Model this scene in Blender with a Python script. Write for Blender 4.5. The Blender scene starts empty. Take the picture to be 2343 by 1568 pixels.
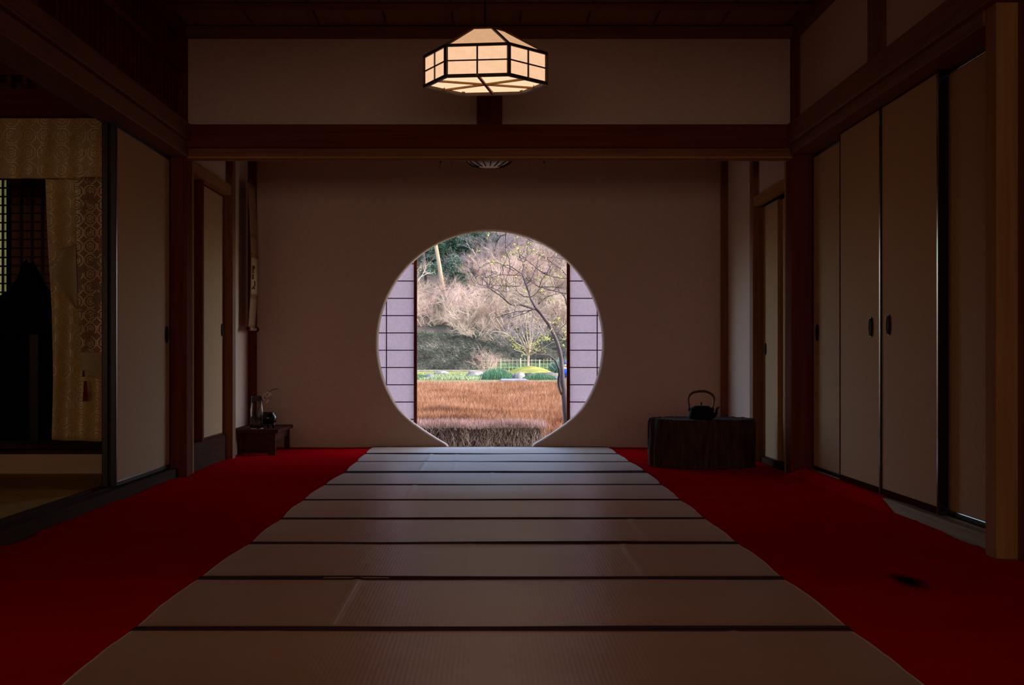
import bpy, math, random
from mathutils import Vector, Matrix, noise
from mathutils.geometry import tessellate_polygon
PI = math.pi
sc = bpy.context.scene
COL = sc.collection
F = 3531.0; PX = 1120.0; PY = 816.0; CZ = 0.70
def wx(px, Y): return (px - PX) * Y / F
def wz(py, Y): return CZ - (py - PY) * Y / F
def at(px, py, Y): return Vector((wx(px, Y), Y, wz(py, Y)))

# ---------------------------------------------------------------- camera, view
cam_d = bpy.data.cameras.new('camera'); cam = bpy.data.objects.new('camera', cam_d); COL.objects.link(cam)
cam.location = (0, 0, CZ); cam.rotation_euler = (PI / 2, 0, 0)
cam_d.sensor_width = 36.0; cam_d.lens = F / 2343 * 36.0
cam_d.shift_x = (1171.5 - PX) / 2343; cam_d.shift_y = (PY - 784) / 2343
cam_d.clip_start = .05; cam_d.clip_end = 600
sc.camera = cam
sc.view_settings.view_transform = 'Standard'; sc.view_settings.look = 'None'
sc.view_settings.gamma = 1; sc.view_settings.exposure = 0; sc.view_settings.use_curve_mapping = False
try:
    sc.cycles.use_denoising = True
    sc.cycles.max_bounces = 8; sc.cycles.diffuse_bounces = 5; sc.cycles.use_adaptive_sampling = True; sc.cycles.adaptive_threshold = .02
    sc.cycles.sample_clamp_indirect = 6
except Exception: pass

# ---------------------------------------------------------------- materials
def nmat(name, rough=.6, spec=.5):
    m = bpy.data.materials.new(name); m.use_nodes = True
    nt = m.node_tree; b = nt.nodes['Principled BSDF']
    b.inputs['Roughness'].default_value = rough; b.inputs['Specular IOR Level'].default_value = spec
    return m, nt, b
def N(nt, typ, **kw):
    n = nt.nodes.new(typ)
    for k, v in kw.items():
        if k in n.inputs: n.inputs[k].default_value = v
        else: setattr(n, k, v)
    return n
def coords(nt, scale=(1, 1, 1), gen='Object'):
    tc = N(nt, 'ShaderNodeTexCoord'); mp = N(nt, 'ShaderNodeMapping'); mp.inputs['Scale'].default_value = scale
    nt.links.new(tc.outputs[gen], mp.inputs['Vector']); return mp.outputs['Vector']
def ramp(nt, fac, stops):
    r = N(nt, 'ShaderNodeValToRGB'); e = r.color_ramp.elements
    e[0].position, e[0].color = stops[0][0], (*stops[0][1], 1); e[1].position, e[1].color = stops[-1][0], (*stops[-1][1], 1)
    for p, c in stops[1:-1]:
        x = e.new(p); x.color = (*c, 1)
    nt.links.new(fac, r.inputs['Fac']); return r.outputs['Color']
def bump(nt, b, h, strength=.3, dist=.01):
    n = N(nt, 'ShaderNodeBump', Strength=strength, Distance=dist); nt.links.new(h, n.inputs['Height']); nt.links.new(n.outputs['Normal'], b.inputs['Normal'])
def noisy(name, c1, c2, scale=(1, 1, 1), ns=8, rough=.6, spec=.5, bs=.2, bd=.004, detail=4, c3=None):
    m, nt, b = nmat(name, rough, spec); v = coords(nt, scale)
    t = N(nt, 'ShaderNodeTexNoise', Scale=ns, Detail=detail); nt.links.new(v, t.inputs['Vector'])
    st = [(.3, c1), (.7, c2)] if c3 is None else [(.3, c1), (.5, c2), (.7, c3)]
    nt.links.new(ramp(nt, t.outputs['Fac'], st), b.inputs['Base Color'])
    if bs: bump(nt, b, t.outputs['Fac'], bs, bd)
    return m
class MX:   # tiny maths on node sockets
    def __init__(s, nt): s.nt = nt
    def op(s, o, a, b=None, c=None):
        n = N(s.nt, 'ShaderNodeMath', operation=o)
        for i, v in enumerate((a, b, c)):
            if v is None: continue
            if isinstance(v, (int, float)): n.inputs[i].default_value = v
            else: s.nt.links.new(v, n.inputs[i])
        return n.outputs[0]

M = {}
def wood(name, c1, c2, axis, rough=.5, g=1.0):
    sc_ = {'x': (1.2, 26, 26), 'y': (26, 1.2, 26), 'z': (26, 26, 1.2)}[axis]
    return noisy(name, c1, c2, tuple(a * g for a in sc_), 1.6, rough, .25 if 'deep' not in name else .04, .15, .002, 5)
for ax in 'xyz':
    M['wood_' + ax] = wood('dark_wood_' + ax, (.17, .055, .022), (.27, .095, .036), ax, .6)
    M['deep_' + ax] = wood('deep_wood_' + ax, (.13, .026, .014), (.19, .045, .024), ax, .9)
    M['tan_' + ax] = wood('tan_wood_' + ax, (.32, .16, .055), (.46, .24, .095), ax, .8)
    M['tan_' + ax].node_tree.nodes['Principled BSDF'].inputs['Specular IOR Level'].default_value = .06
M['sill_dark'] = wood('dark_sill_wood', (.05, .018, .010), (.09, .03, .018), 'y', .9)
M['sill_dark'].node_tree.nodes['Principled BSDF'].inputs['Specular IOR Level'].default_value = .04
M['pale_board'] = wood('pale_step_board', (.50, .36, .20), (.60, .44, .26), 'x', .7)
M['pale_sill'] = wood('pale_sill_wood', (.28, .21, .12), (.42, .33, .2), 'y', .7)
M['ceiling'] = wood('ceiling_board', (.26, .14, .055), (.34, .19, .08), 'y', .6, .5)
M['plaster'] = noisy('plaster_wall', (.66, .50, .42), (.72, .55, .47), ns=60, rough=.95, spec=.1, bs=.25, bd=.001)
M['plaster_window'] = noisy('plaster_window_wall', (.62, .46, .38), (.68, .51, .42), ns=60, rough=.9, spec=.15, bs=.25, bd=.001)
M['fusuma'] = noisy('sliding_door_paper', (.57, .365, .195), (.61, .40, .22), ns=40, rough=.85, spec=.2, bs=.1, bd=.0005)
M['fusuma_light'] = noisy('pale_sliding_door_paper', (.58, .38, .20), (.62, .41, .22), ns=40, rough=.85, spec=.2, bs=.1, bd=.0005)
m, nt, b = nmat('black_lacquer', .22, .5); b.inputs['Base Color'].default_value = (.004, .004, .005, 1); M['lacquer'] = m
m, nt, b = nmat('red_brown_lacquer', .9, 0.0); b.inputs['Base Color'].default_value = (.06, .012, .008, 1); M['redlac'] = m
m, nt, b = nmat('dark_bronze', .4, .5); b.inputs['Base Color'].default_value = (.02, .014, .012, 1); b.inputs['Metallic'].default_value = .6; M['bronze'] = m
M['iron'] = noisy('cast_iron', (.006, .005, .006), (.012, .009, .01), ns=200, rough=.8, spec=.15, bs=.4, bd=.001)
M['bail'] = noisy('reddish_bronze_bail', (.04, .012, .008), (.06, .018, .012), ns=60, rough=.45, bs=.1)
M['bark_block'] = noisy('rough_stump_bark', (.03, .014, .010), (.10, .05, .038), (1, 1, .18), 42, .95, .1, .9, .012, 6)
M['stump_top'] = noisy('stump_top_wood', (.03, .016, .01), (.06, .03, .02), ns=20, rough=.8, spec=.2)
# red felt carpet with its small dark stain
m, nt, b = nmat('red_felt', 1.0, 0.0); v = coords(nt, gen='Object')
t = N(nt, 'ShaderNodeTexNoise', Scale=3.0, Detail=8, Roughness=.7); nt.links.new(v, t.inputs['Vector'])
cr = ramp(nt, t.outputs['Fac'], [(.3, (.50, .002, .006)), (.7, (.62, .004, .009))])
sp = N(nt, 'ShaderNodeTexCoord'); vm = N(nt, 'ShaderNodeVectorMath', operation='DISTANCE'); geo = N(nt, 'ShaderNodeNewGeometry')
mpp = N(nt, 'ShaderNodeMapping'); mpp.inputs['Scale'].default_value = (1, .28, 1); nt.links.new(geo.outputs['Position'], mpp.inputs['Vector']); nt.links.new(mpp.outputs['Vector'], vm.inputs[0]); vm.inputs[1].default_value = (1.305, 4.81 * .28, 0)
t2 = N(nt, 'ShaderNodeTexNoise', Scale=45, Detail=3); nt.links.new(v, t2.inputs['Vector'])
mx = MX(nt); dd = mx.op('ADD', vm.outputs['Value'], mx.op('MULTIPLY', mx.op('SUBTRACT', t2.outputs['Fac'], .5), .05))
mr = N(nt, 'ShaderNodeMapRange'); nt.links.new(dd, mr.inputs['Value']); mr.inputs['From Min'].default_value = .02; mr.inputs['From Max'].default_value = .06
mix = N(nt, 'ShaderNodeMix', data_type='RGBA'); nt.links.new(mr.outputs['Result'], mix.inputs[0]); mix.inputs[6].default_value = (.02, .004, .006, 1); nt.links.new(cr, mix.inputs[7])
nt.links.new(mix.outputs[2], b.inputs['Base Color'])
t3 = N(nt, 'ShaderNodeTexNoise', Scale=400); nt.links.new(v, t3.inputs['Vector']); bump(nt, b, t3.outputs['Fac'], .4, .002)
M['felt'] = m
# woven rush mat
m, nt, b = nmat('woven_rush', .34, .85); b.inputs['IOR'].default_value = 2.1; b.inputs['Sheen Weight'].default_value = .35; b.inputs['Sheen Roughness'].default_value = .3; b.inputs['Sheen Tint'].default_value = (.92, .9, 1, 1); v = coords(nt)
t = N(nt, 'ShaderNodeTexNoise', Scale=1.0, Detail=6, Roughness=.65); mp2 = coords(nt, (3, 90, 1)); nt.links.new(mp2, t.inputs['Vector'])
t2 = N(nt, 'ShaderNodeTexNoise', Scale=2.2, Detail=3); nt.links.new(v, t2.inputs['Vector'])
c = ramp(nt, t.outputs['Fac'], [(.25, (.36, .165, .05)), (.75, (.47, .225, .078))])
c2 = ramp(nt, t2.outputs['Fac'], [(.35, (.92, .86, .80)), (.65, (1.0, 1.0, 1.0))])
mix = N(nt, 'ShaderNodeMix', data_type='RGBA', blend_type='MULTIPLY'); mix.inputs[0].default_value = 1; nt.links.new(c, mix.inputs[6]); nt.links.new(c2, mix.inputs[7])
nt.links.new(mix.outputs[2], b.inputs['Base Color'])
w = N(nt, 'ShaderNodeTexWave', Scale=28, bands_direction='X'); nt.links.new(v, w.inputs['Vector'])
mx = MX(nt); h = mx.op('ADD', mx.op('MULTIPLY', w.outputs['Fac'], .35), t.outputs['Fac']); bump(nt, b, h, .25, .0015)
M['rush'] = m
M['heri'] = noisy('mat_border_cloth', (.035, .012, .022), (.05, .018, .03), ns=100, rough=.8, spec=.2, bs=.2, bd=.001)
M['tatami'] = noisy('straw_tatami', (.56, .38, .11), (.66, .46, .15), (2, 60, 1), 2, .6, .4, .2, .001)
# translucent papers
def paper(name, col, trans, fiber=(.9, 1.0)):
    m = bpy.data.materials.new(name); m.use_nodes = True; nt = m.node_tree; nt.nodes.remove(nt.nodes['Principled BSDF'])
    out = nt.nodes['Material Output']; v = coords(nt); t = N(nt, 'ShaderNodeTexNoise', Scale=60, Detail=5); nt.links.new(v, t.inputs['Vector'])
    c = ramp(nt, t.outputs['Fac'], [(.3, tuple(x * fiber[0] for x in col)), (.7, tuple(x * fiber[1] for x in col))])
    d = N(nt, 'ShaderNodeBsdfDiffuse'); tr = N(nt, 'ShaderNodeBsdfTranslucent'); mxs = N(nt, 'ShaderNodeMixShader'); mxs.inputs[0].default_value = trans
    nt.links.new(c, d.inputs['Color']); nt.links.new(c, tr.inputs['Color']); nt.links.new(d.outputs[0], mxs.inputs[1]); nt.links.new(tr.outputs[0], mxs.inputs[2]); nt.links.new(mxs.outputs[0], out.inputs['Surface'])
    return m
M['shoji'] = paper('shoji_paper', (.93, .78, .80), .6)
M['shoji_dim'] = paper('old_shoji_paper', (.85, .72, .46), .55)
def glow(name, col, s, scale=40):
    m, nt, b = nmat(name, .8, .1); v = coords(nt); t = N(nt, 'ShaderNodeTexNoise', Scale=scale, Detail=6); nt.links.new(v, t.inputs['Vector'])
    c = ramp(nt, t.outputs['Fac'], [(.3, tuple(x * .88 for x in col)), (.7, col)])
    b.inputs['Base Color'].default_value = (.5, .42, .33, 1); nt.links.new(c, b.inputs['Emission Color']); b.inputs['Emission Strength'].default_value = s
    return m
M['lamp_side'] = glow('lit_lantern_paper', (1.0, .60, .36), 1.0)
M['lamp_low'] = glow('lit_lantern_bottom_paper', (1.0, .66, .41), 1.15)
M['lamp_top'] = glow('lit_lantern_roof_paper', (1.0, .56, .30), .72)
M['lampwood'] = noisy('lantern_cedar', (.05, .022, .008), (.09, .04, .014), (20, 20, 20), 2, .5, .4, .1)
m, nt, b = nmat('white_lamp_glass', .25, .5); b.inputs['Base Color'].default_value = (.75, .68, .66, 1); M['lampglass'] = m
m, nt, b = nmat('clear_glass', .03, .5); b.inputs['Base Color'].default_value = (.95, .97, .96, 1); b.inputs['Transmission Weight'].default_value = 1.0; b.inputs['IOR'].default_value = 1.18; M['glass'] = m
M['silk'] = noisy('scroll_silk', (.36, .19, .11), (.42, .23, .14), (60, 60, 60), 4, .7, .3, .1)
M['silk_dark'] = noisy('scroll_silk_band', (.27, .12, .06), (.31, .14, .08), (60, 60, 60), 4, .7, .3, .1)
M['scroll_paper'] = noisy('scroll_paper', (.55, .40, .22), (.62, .46, .27), (20, 20, 20), 4, .8, .2, .05)
m, nt, b = nmat('ink', .6, .2); b.inputs['Base Color'].default_value = (.06, .035, .02, 1); M['ink'] = m
M['petal'] = noisy('blossom_petal', (.6, .5, .45), (.75, .65, .6), ns=60, rough=.7, bs=0)
M['twig_dark'] = noisy('dark_twig_bark', (.05, .03, .02), (.08, .05, .03), ns=80, rough=.9)
m, nt, b = nmat('red_silk_cord', .6, .3); b.inputs['Base Color'].default_value = (.3, .01, .015, 1); M['redcord'] = m
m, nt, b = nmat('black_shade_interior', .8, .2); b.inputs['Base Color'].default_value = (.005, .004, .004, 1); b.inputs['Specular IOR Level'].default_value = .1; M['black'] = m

# brocades: octagons, squares and rosettes woven in gold thread
def brocade(name, base, base2, thread, s, rosette=True, lw=.028):
    m, nt, b = nmat(name, .5, .5); mx = MX(nt); tc = N(nt, 'ShaderNodeTexCoord'); sx = N(nt, 'ShaderNodeSeparateXYZ'); nt.links.new(tc.outputs['Object'], sx.inputs[0])
    nz = N(nt, 'ShaderNodeTexNoise', Scale=9.0); nt.links.new(tc.outputs['Object'], nz.inputs['Vector'])
    wob = mx.op('MULTIPLY', mx.op('SUBTRACT', nz.outputs['Fac'], .5), .12)
    u0 = mx.op('ADD', mx.op('DIVIDE', sx.outputs['X'], s), wob); v0 = mx.op('ADD', mx.op('DIVIDE', sx.outputs['Z'], s), wob)
    def cell(u, v):
        fu = mx.op('ABSOLUTE', mx.op('SUBTRACT', mx.op('FRACT', mx.op('ADD', u, 100)), .5)); fv = mx.op('ABSOLUTE', mx.op('SUBTRACT', mx.op('FRACT', mx.op('ADD', v, 100)), .5))
        return fu, fv
    fu, fv = cell(u0, v0)
    oct_ = mx.op('MAXIMUM', mx.op('MAXIMUM', fu, fv), mx.op('MULTIPLY', mx.op('ADD', fu, fv), .70))
    line = mx.op('LESS_THAN', mx.op('ABSOLUTE', mx.op('SUBTRACT', oct_, .44)), lw)
    r = mx.op('SQRT', mx.op('ADD', mx.op('MULTIPLY', fu, fu), mx.op('MULTIPLY', fv, fv)))
    ang = mx.op('ARCTAN2', fv, fu)
    pet = mx.op('MULTIPLY', mx.op('SINE', mx.op('MULTIPLY', ang, 8)), .035)
    ring = mx.op('LESS_THAN', mx.op('ABSOLUTE', mx.op('SUBTRACT', mx.op('ADD', r, pet), .24)), lw)
    dot = mx.op('LESS_THAN', mx.op('ABSOLUTE', mx.op('SUBTRACT', r, .08)), lw)
    tot = mx.op('MAXIMUM', line, mx.op('MAXIMUM', ring, dot) if rosette else 0)
    n2 = N(nt, 'ShaderNodeTexNoise', Scale=70, Detail=3); nt.links.new(tc.outputs['Object'], n2.inputs['Vector'])
    n3 = N(nt, 'ShaderNodeTexNoise', Scale=14, Detail=3); nt.links.new(tc.outputs['Object'], n3.inputs['Vector'])
    wear = mx.op('MULTIPLY', tot, mx.op('MULTIPLY', mx.op('GREATER_THAN', n3.outputs['Fac'], .44), n2.outputs['Fac']))
    wear = mx.op('MULTIPLY', wear, 1.7)
    bc = ramp(nt, n2.outputs['Fac'], [(.35, base), (.65, base2)])
    mix = N(nt, 'ShaderNodeMix', data_type='RGBA'); nt.links.new(wear, mix.inputs[0]); nt.links.new(bc, mix.inputs[6]); mix.inputs[7].default_value = (*thread, 1)
    nt.links.new(mix.outputs[2], b.inputs['Base Color']); nt.links.new(mx.op('MULTIPLY', wear, .35), b.inputs['Metallic'])
    return m
M['brocade'] = brocade('gold_brocade', (.60, .38, .11), (.70, .46, .15), (.95, .76, .36), .10, True, .02)
M['brocade_oct'] = brocade('octagon_brocade', (.26, .13, .05), (.36, .18, .07), (.85, .66, .34), .082, True, .04)
M['brocade_plain'] = brocade('olive_brocade', (.44, .32, .12), (.52, .38, .15), (.5, .38, .16), .16, True, .012)

# garden
def leafmat(name, c1, c2, rough=.6, trans=.3):
    m, nt, b = nmat(name, rough, .3); gi = N(nt, 'ShaderNodeNewGeometry')
    nt.links.new(ramp(nt, gi.outputs['Random Per Island'], [(0, c1), (1, c2)]), b.inputs['Base Color'])
    return m
def twigmat(name, c1, c2, c3=None, ns=.35):
    m, nt, b = nmat(name, .8, .2); gi = N(nt, 'ShaderNodeNewGeometry'); t = N(nt, 'ShaderNodeTexNoise', Scale=ns, Detail=3)
    nt.links.new(gi.outputs['Position'], t.inputs['Vector']); mx = MX(nt)
    f = mx.op('ADD', mx.op('MULTIPLY', gi.outputs['Random Per Island'], .5), mx.op('SUBTRACT', mx.op('MULTIPLY', t.outputs['Fac'], 2.0), .75))
    st = [(0, c1), (1, c2)] if c3 is None else [(0, c1), (.5, c2), (1, c3)]
    nt.links.new(ramp(nt, f, st), b.inputs['Base Color']); return m
M['az_orange'] = twigmat('orange_azalea_twigs', (.10, .038, .02), (.33, .13, .055), (.55, .29, .17), 1.1)
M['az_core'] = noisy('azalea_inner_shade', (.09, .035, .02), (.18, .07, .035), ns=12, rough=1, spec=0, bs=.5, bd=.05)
M['hedge_twig'] = twigmat('grey_brown_hedge_twigs', (.12, .085, .07), (.30, .21, .18), (.6, .48, .42), 9)
M['hedge_tip'] = twigmat('pink_hedge_tips', (.25, .13, .11), (.68, .44, .40), None, 2)
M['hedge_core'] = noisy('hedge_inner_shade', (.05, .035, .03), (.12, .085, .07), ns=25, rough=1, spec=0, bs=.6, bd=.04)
M['bark_pink'] = twigmat('pinkish_maple_twigs', (.22, .125, .09), (.50, .32, .245), (.80, .57, .45), .35)
M['bark_buff'] = twigmat('buff_maple_twigs', (.18, .12, .08), (.42, .29, .20), (.75, .56, .40), .35)
M['bark_grey'] = twigmat('grey_violet_twigs', (.08, .055, .055), (.22, .155, .15), (.42, .32, .30), .35)
M['bark_pale'] = noisy('pale_smooth_bark', (.22, .14, .09), (.50, .37, .25), (1, 1, .4), 3, .7, .2, .2)
M['bark_tan'] = noisy('tan_cedar_bark', (.30, .18, .11), (.5, .32, .19), (6, 6, .4), 3, .8, .2, .3)
M['bark_plum'] = noisy('grey_plum_bark', (.035, .024, .028), (.13, .095, .10), (1, 1, .5), 9, .8, .3, .5, .02)
M['ever'] = leafmat('evergreen_leaves', (.012, .035, .018), (.075, .125, .07))
M['ever_lite'] = leafmat('blue_green_leaves', (.04, .08, .05), (.14, .20, .14))
M['young'] = leafmat('young_yellow_green_leaves', (.32, .32, .06), (.58, .55, .16))
M['iris'] = leafmat('iris_blades', (.02, .07, .03), (.09, .19, .08))
M['herb'] = leafmat('low_herbs', (.12, .15, .05), (.40, .42, .2))
M['fresh'] = leafmat('fresh_grass', (.04, .085, .025), (.15, .22, .08))
M['bankgrass'] = twigmat('bank_grass', (.02, .018, .018), (.07, .08, .05), (.24, .22, .16), .5)
M['moss'] = noisy('moss', (.13, .13, .03), (.32, .29, .085), ns=1.6, rough=1, spec=0, bs=.3, bd=.05)
M['ground'] = noisy('garden_soil', (.09, .09, .045), (.2, .18, .10), ns=1.2, rough=1, spec=0, bs=.3, bd=.05, c3=(.26, .27, .11))
M['hill'] = noisy('leaf_litter_hill', (.03, .035, .025), (.08, .06, .045), ns=.35, rough=1, spec=0, bs=.5, bd=.3, c3=(.12, .09, .075))
M['stone_pink'] = noisy('pale_pinkish_stone', (.13, .095, .085), (.40, .32, .29), ns=2.2, rough=.9, spec=.2, bs=.5, bd=.1)
M['stone_grey'] = noisy('grey_stone', (.08, .075, .085), (.26, .245, .26), ns=2.2, rough=.9, spec=.2, bs=.5, bd=.1)
M['stone_dark'] = noisy('dark_mossy_stone', (.05, .04, .03), (.16, .13, .095), ns=2.2, rough=.9, spec=.2, bs=.5, bd=.1)
M['stone_flat'] = noisy('bluish_flat_stone', (.14, .15, .18), (.25, .26, .30), ns=3, rough=.7, spec=.3, bs=.2)
M['bamboo'] = noisy('weathered_bamboo', (.30, .28, .13), (.52, .48, .26), ns=3, rough=.6, bs=.1)
m, nt, b = nmat('blue_jacket_cloth', .7, .3); b.inputs['Base Color'].default_value = (.01, .07, .5, 1); M['blue'] = m
m, nt, b = nmat('navy_cap_cloth', .7, .3); b.inputs['Base Color'].default_value = (.01, .02, .14, 1); M['navy'] = m
m, nt, b = nmat('skin', .5, .4); b.inputs['Base Color'].default_value = (.6, .36, .26, 1); M['skin'] = m
m, nt, b = nmat('grey_trousers', .8, .2); b.inputs['Base Color'].default_value = (.06, .06, .08, 1); M['trouser'] = m
m, nt, b = nmat('pond_water', .06, .5); b.inputs['Base Color'].default_value = (.03, .04, .03, 1); M['water'] = m
M['outer'] = noisy('outer_wall_board', (.10, .07, .05), (.14, .10, .07), ns=6, rough=.9)

# ---------------------------------------------------------------- mesh builder
class MB:
    def __init__(s): s.v = []; s.f = []
    def box(s, x0, x1, y0, y1, z0, z1):
        n = len(s.v); s.v += [(x0, y0, z0), (x1, y0, z0), (x1, y1, z0), (x0, y1, z0), (x0, y0, z1), (x1, y0, z1), (x1, y1, z1), (x0, y1, z1)]
        s.f += [tuple(n + i for i in q) for q in ((0, 3, 2, 1), (4, 5, 6, 7), (0, 1, 5, 4), (1, 2, 6, 5), (2, 3, 7, 6), (3, 0, 4, 7))]; return s
    def bar(s, a, b, w, h, up=(0, 0, 1)):
        a = Vector(a); b = Vector(b); d = (b - a).normalized(); sd = d.cross(Vector(up))
        if sd.length < 1e-4: sd = d.cross(Vector((1, 0, 0)))
        sd.normalize(); u = sd.cross(d).normalized(); n = len(s.v)
        for p in (a, b):
            for i, j in ((-1, -1), (1, -1), (1, 1), (-1, 1)): s.v.append(tuple(p + sd * (i * w / 2) + u * (j * h / 2)))
        s.f += [tuple(n + i for i in q) for q in ((0, 1, 2, 3), (7, 6, 5, 4), (0, 4, 5, 1), (1, 5, 6, 2), (2, 6, 7, 3), (3, 7, 4, 0))]; return s
    def tube(s, pts, rad, sides=8, cap=True):
        pts = [Vector(p) for p in pts]; n = len(pts)
        if isinstance(rad, (int, float)): rad = [rad] * n
        base = len(s.v); ref = None
        for i in range(n):
            d = (pts[min(i + 1, n - 1)] - pts[max(i - 1, 0)])
            if d.length < 1e-9: d = Vector((0, 0, 1))
            d.normalize()
            if ref is None:
                ref = d.cross(Vector((0, .3, 1))); 
                if ref.length < .05: ref = d.cross(Vector((1, 0, 0)))
            ref = (ref - d * ref.dot(d)); ref.normalize(); q = d.cross(ref)
            for k in range(sides):
                a = 2 * PI * k / sides; s.v.append(tuple(pts[i] + ref * (math.cos(a) * rad[i]) + q * (math.sin(a) * rad[i])))
        for i in range(n - 1):
            for k in range(sides):
                k2 = (k + 1) % sides; a = base + i * sides
                s.f.append((a + k, a + k2, a + sides + k2, a + sides + k))
        if cap:
            s.f.append(tuple(base + k for k in range(sides))[::-1]); s.f.append(tuple(base + (n - 1) * sides + k for k in range(sides)))
        return s
    def lathe(s, prof, c=(0, 0, 0), seg=32, ax='z'):
        base = len(s.v); n = len(prof)
        for r, z in prof:
            for k in range(seg):
                a = 2 * PI * k / seg; p = (r * math.cos(a), r * math.sin(a), z)
                if ax == 'x': p = (p[2], p[0], p[1])
                if ax == 'y': p = (p[0], p[2], p[1])
                s.v.append((c[0] + p[0], c[1] + p[1], c[2] + p[2]))
        for i in range(n - 1):
            for k in range(seg):
                k2 = (k + 1) % seg; a = base + i * seg; s.f.append((a + k, a + k2, a + seg + k2, a + seg + k))
        s.f.append(tuple(base + k for k in range(seg))[::-1]); s.f.append(tuple(base + (n - 1) * seg + k for k in range(seg)))
        return s
    def prism(s, poly, lo, hi, ax='z'):      # poly: 2D ring, extruded along ax
        def P(a, b, h): return {'z': (a, b, h), 'y': (a, h, b), 'x': (h, a, b)}[ax]
        n = len(poly); base = len(s.v)
        s.v += [P(a, b, lo) for a, b in poly] + [P(a, b, hi) for a, b in poly]
        tris = tessellate_polygon([[Vector((a, b, 0)) for a, b in poly]])
        for t in tris: s.f.append(tuple(base + i for i in t)); s.f.append(tuple(base + n + i for i in reversed(t)))
        for i in range(n): j = (i + 1) % n; s.f.append((base + i, base + j, base + n + j, base + n + i))
        return s
    def grid(s, fn, nu, nv):
        base = len(s.v)
        for j in range(nv + 1):
            for i in range(nu + 1): s.v.append(tuple(fn(i / nu, j / nv)))
        for j in range(nv):
            for i in range(nu): a = base + j * (nu + 1) + i; s.f.append((a, a + 1, a + nu + 2, a + nu + 1))
        return s
    def spike(s, p, d, L, r, bend=None):
        a = random.random() * 6.28; n = len(s.v); q = d.orthogonal().normalized(); w = d.cross(q)
        for k in range(3):
            t = a + k * 2.0944; s.v.append(tuple(p + q * (r * math.cos(t)) + w * (r * math.sin(t))))
        s.v.append(tuple(p + d * L)); s.f += [(n, n + 1, n + 3), (n + 1, n + 2, n + 3), (n + 2, n, n + 3)]
    def leaf(s, p, d, L, W):
        q = d.orthogonal().normalized(); a = random.random() * 6.28; q = (Matrix.Rotation(a, 3, d) @ q); u = d.cross(q) * (W * .25); n = len(s.v)
        s.v += [tuple(p), tuple(p + d * L * .5 + q * W * .5 + u), tuple(p + d * L), tuple(p + d * L * .5 - q * W * .5 + u)]
        s.f += [(n, n + 1, n + 2), (n, n + 2, n + 3)]
    def rock(s, c, r, seed, sub=4):
        import bmesh
        bm = bmesh.new(); bmesh.ops.create_icosphere(bm, subdivisions=sub, radius=1); base = len(s.v)
        for v in bm.verts:
            d = v.co.normalized(); k = 1 + .30 * noise.noise(d * 1.6 + Vector((seed * 7.1, seed, 0))) + .12 * noise.noise(d * 4 + Vector((seed, 0, 3)))
            k += .12 * abs(noise.noise(d * 2.7 + Vector((0, seed * 3, 1))))
            z = d.z * k
            s.v.append((c[0] + d.x * k * r[0], c[1] + d.y * k * r[1], c[2] + max(z, -.35) * r[2]))
        for f in bm.faces: s.f.append(tuple(base + v.index for v in f.verts))
        bm.free(); return s
    def sphere(s, c, r, seg=16):
        prof = [(max(1e-4, math.sin(PI * i / 10)) , -math.cos(PI * i / 10)) for i in range(11)]
        base = len(s.v); s.lathe(prof, (0, 0, 0), seg)
        for i in range(base, len(s.v)):
            x, y, z = s.v[i]; s.v[i] = (c[0] + x * r[0], c[1] + y * r[1], c[2] + z * r[2])
        return s
    def build(s, name, mat, parent=None, smooth=False, bevel=0, solid=0, origin=None):
        me = bpy.data.meshes.new(name); 
        if parent is not None:
            p = parent; o3 = Vector((0, 0, 0))
            while p is not None: o3 += Vector(p.location); p = p.parent
            off = o3
        else:
            if origin is None:
                xs = [v[0] for v in s.v]; ys = [v[1] for v in s.v]; zs = [v[2] for v in s.v]
                origin = ((min(xs) + max(xs)) / 2, (min(ys) + max(ys)) / 2, min(zs))
            off = Vector(origin)
        me.from_pydata([(v[0] - off.x, v[1] - off.y, v[2] - off.z) for v in s.v], [], s.f); me.update()
        if smooth: me.polygons.foreach_set('use_smooth', [True] * len(me.polygons))
        me.materials.append(M[mat] if isinstance(mat, str) else mat)
        o = bpy.data.objects.new(name, me); COL.objects.link(o)
        if parent is not None: o.parent = parent
        else: o.location = off
        if solid: md = o.modifiers.new('solid', 'SOLIDIFY'); md.thickness = solid; md.offset = 0
        if bevel: md = o.modifiers.new('bevel', 'BEVEL'); md.width = bevel; md.segments = 2; md.limit_method = 'ANGLE'
        return o
def tag(o, label, cat, group=None, kind=None):
    o['label'] = label; o['category'] = cat
    if group: o['group'] = group
    if kind: o['kind'] = kind
    return o
def thing(name, label, cat, loc, group=None, kind=None):
    o = bpy.data.objects.new(name, None); COL.objects.link(o); o.location = loc; o.empty_display_size = .1
    return tag(o, label, cat, group, kind)
def struct(name, mb, mat, label, cat, **kw):
    o = mb.build(name, mat, **kw); return tag(o, label, cat, kind='structure')
def copy_tree(o, parent=None):
    c = o.copy(); COL.objects.link(c)
    if parent is not None: c.parent = parent
    for ch in list(o.children): copy_tree(ch, c)
    return c
R = random.Random(7); random.seed(11)

# ================================================================ ROOM SHELL
YP = 9.0          # partition plane (front of the two posts)
YB = 11.83        # wall with the round window
struct('floor', MB().box(-6.2, 6.2, -13.2, 11.94, -.32, -.02), 'tan_y', 'wooden floor boards under the red carpet and mats', 'floor')
o = MB().box(-1.95, 1.99, 2.0, YP + .12, 2.63, 2.75); struct('ceiling', o, 'ceiling', 'brown boarded ceiling above the lantern', 'ceiling')
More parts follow.
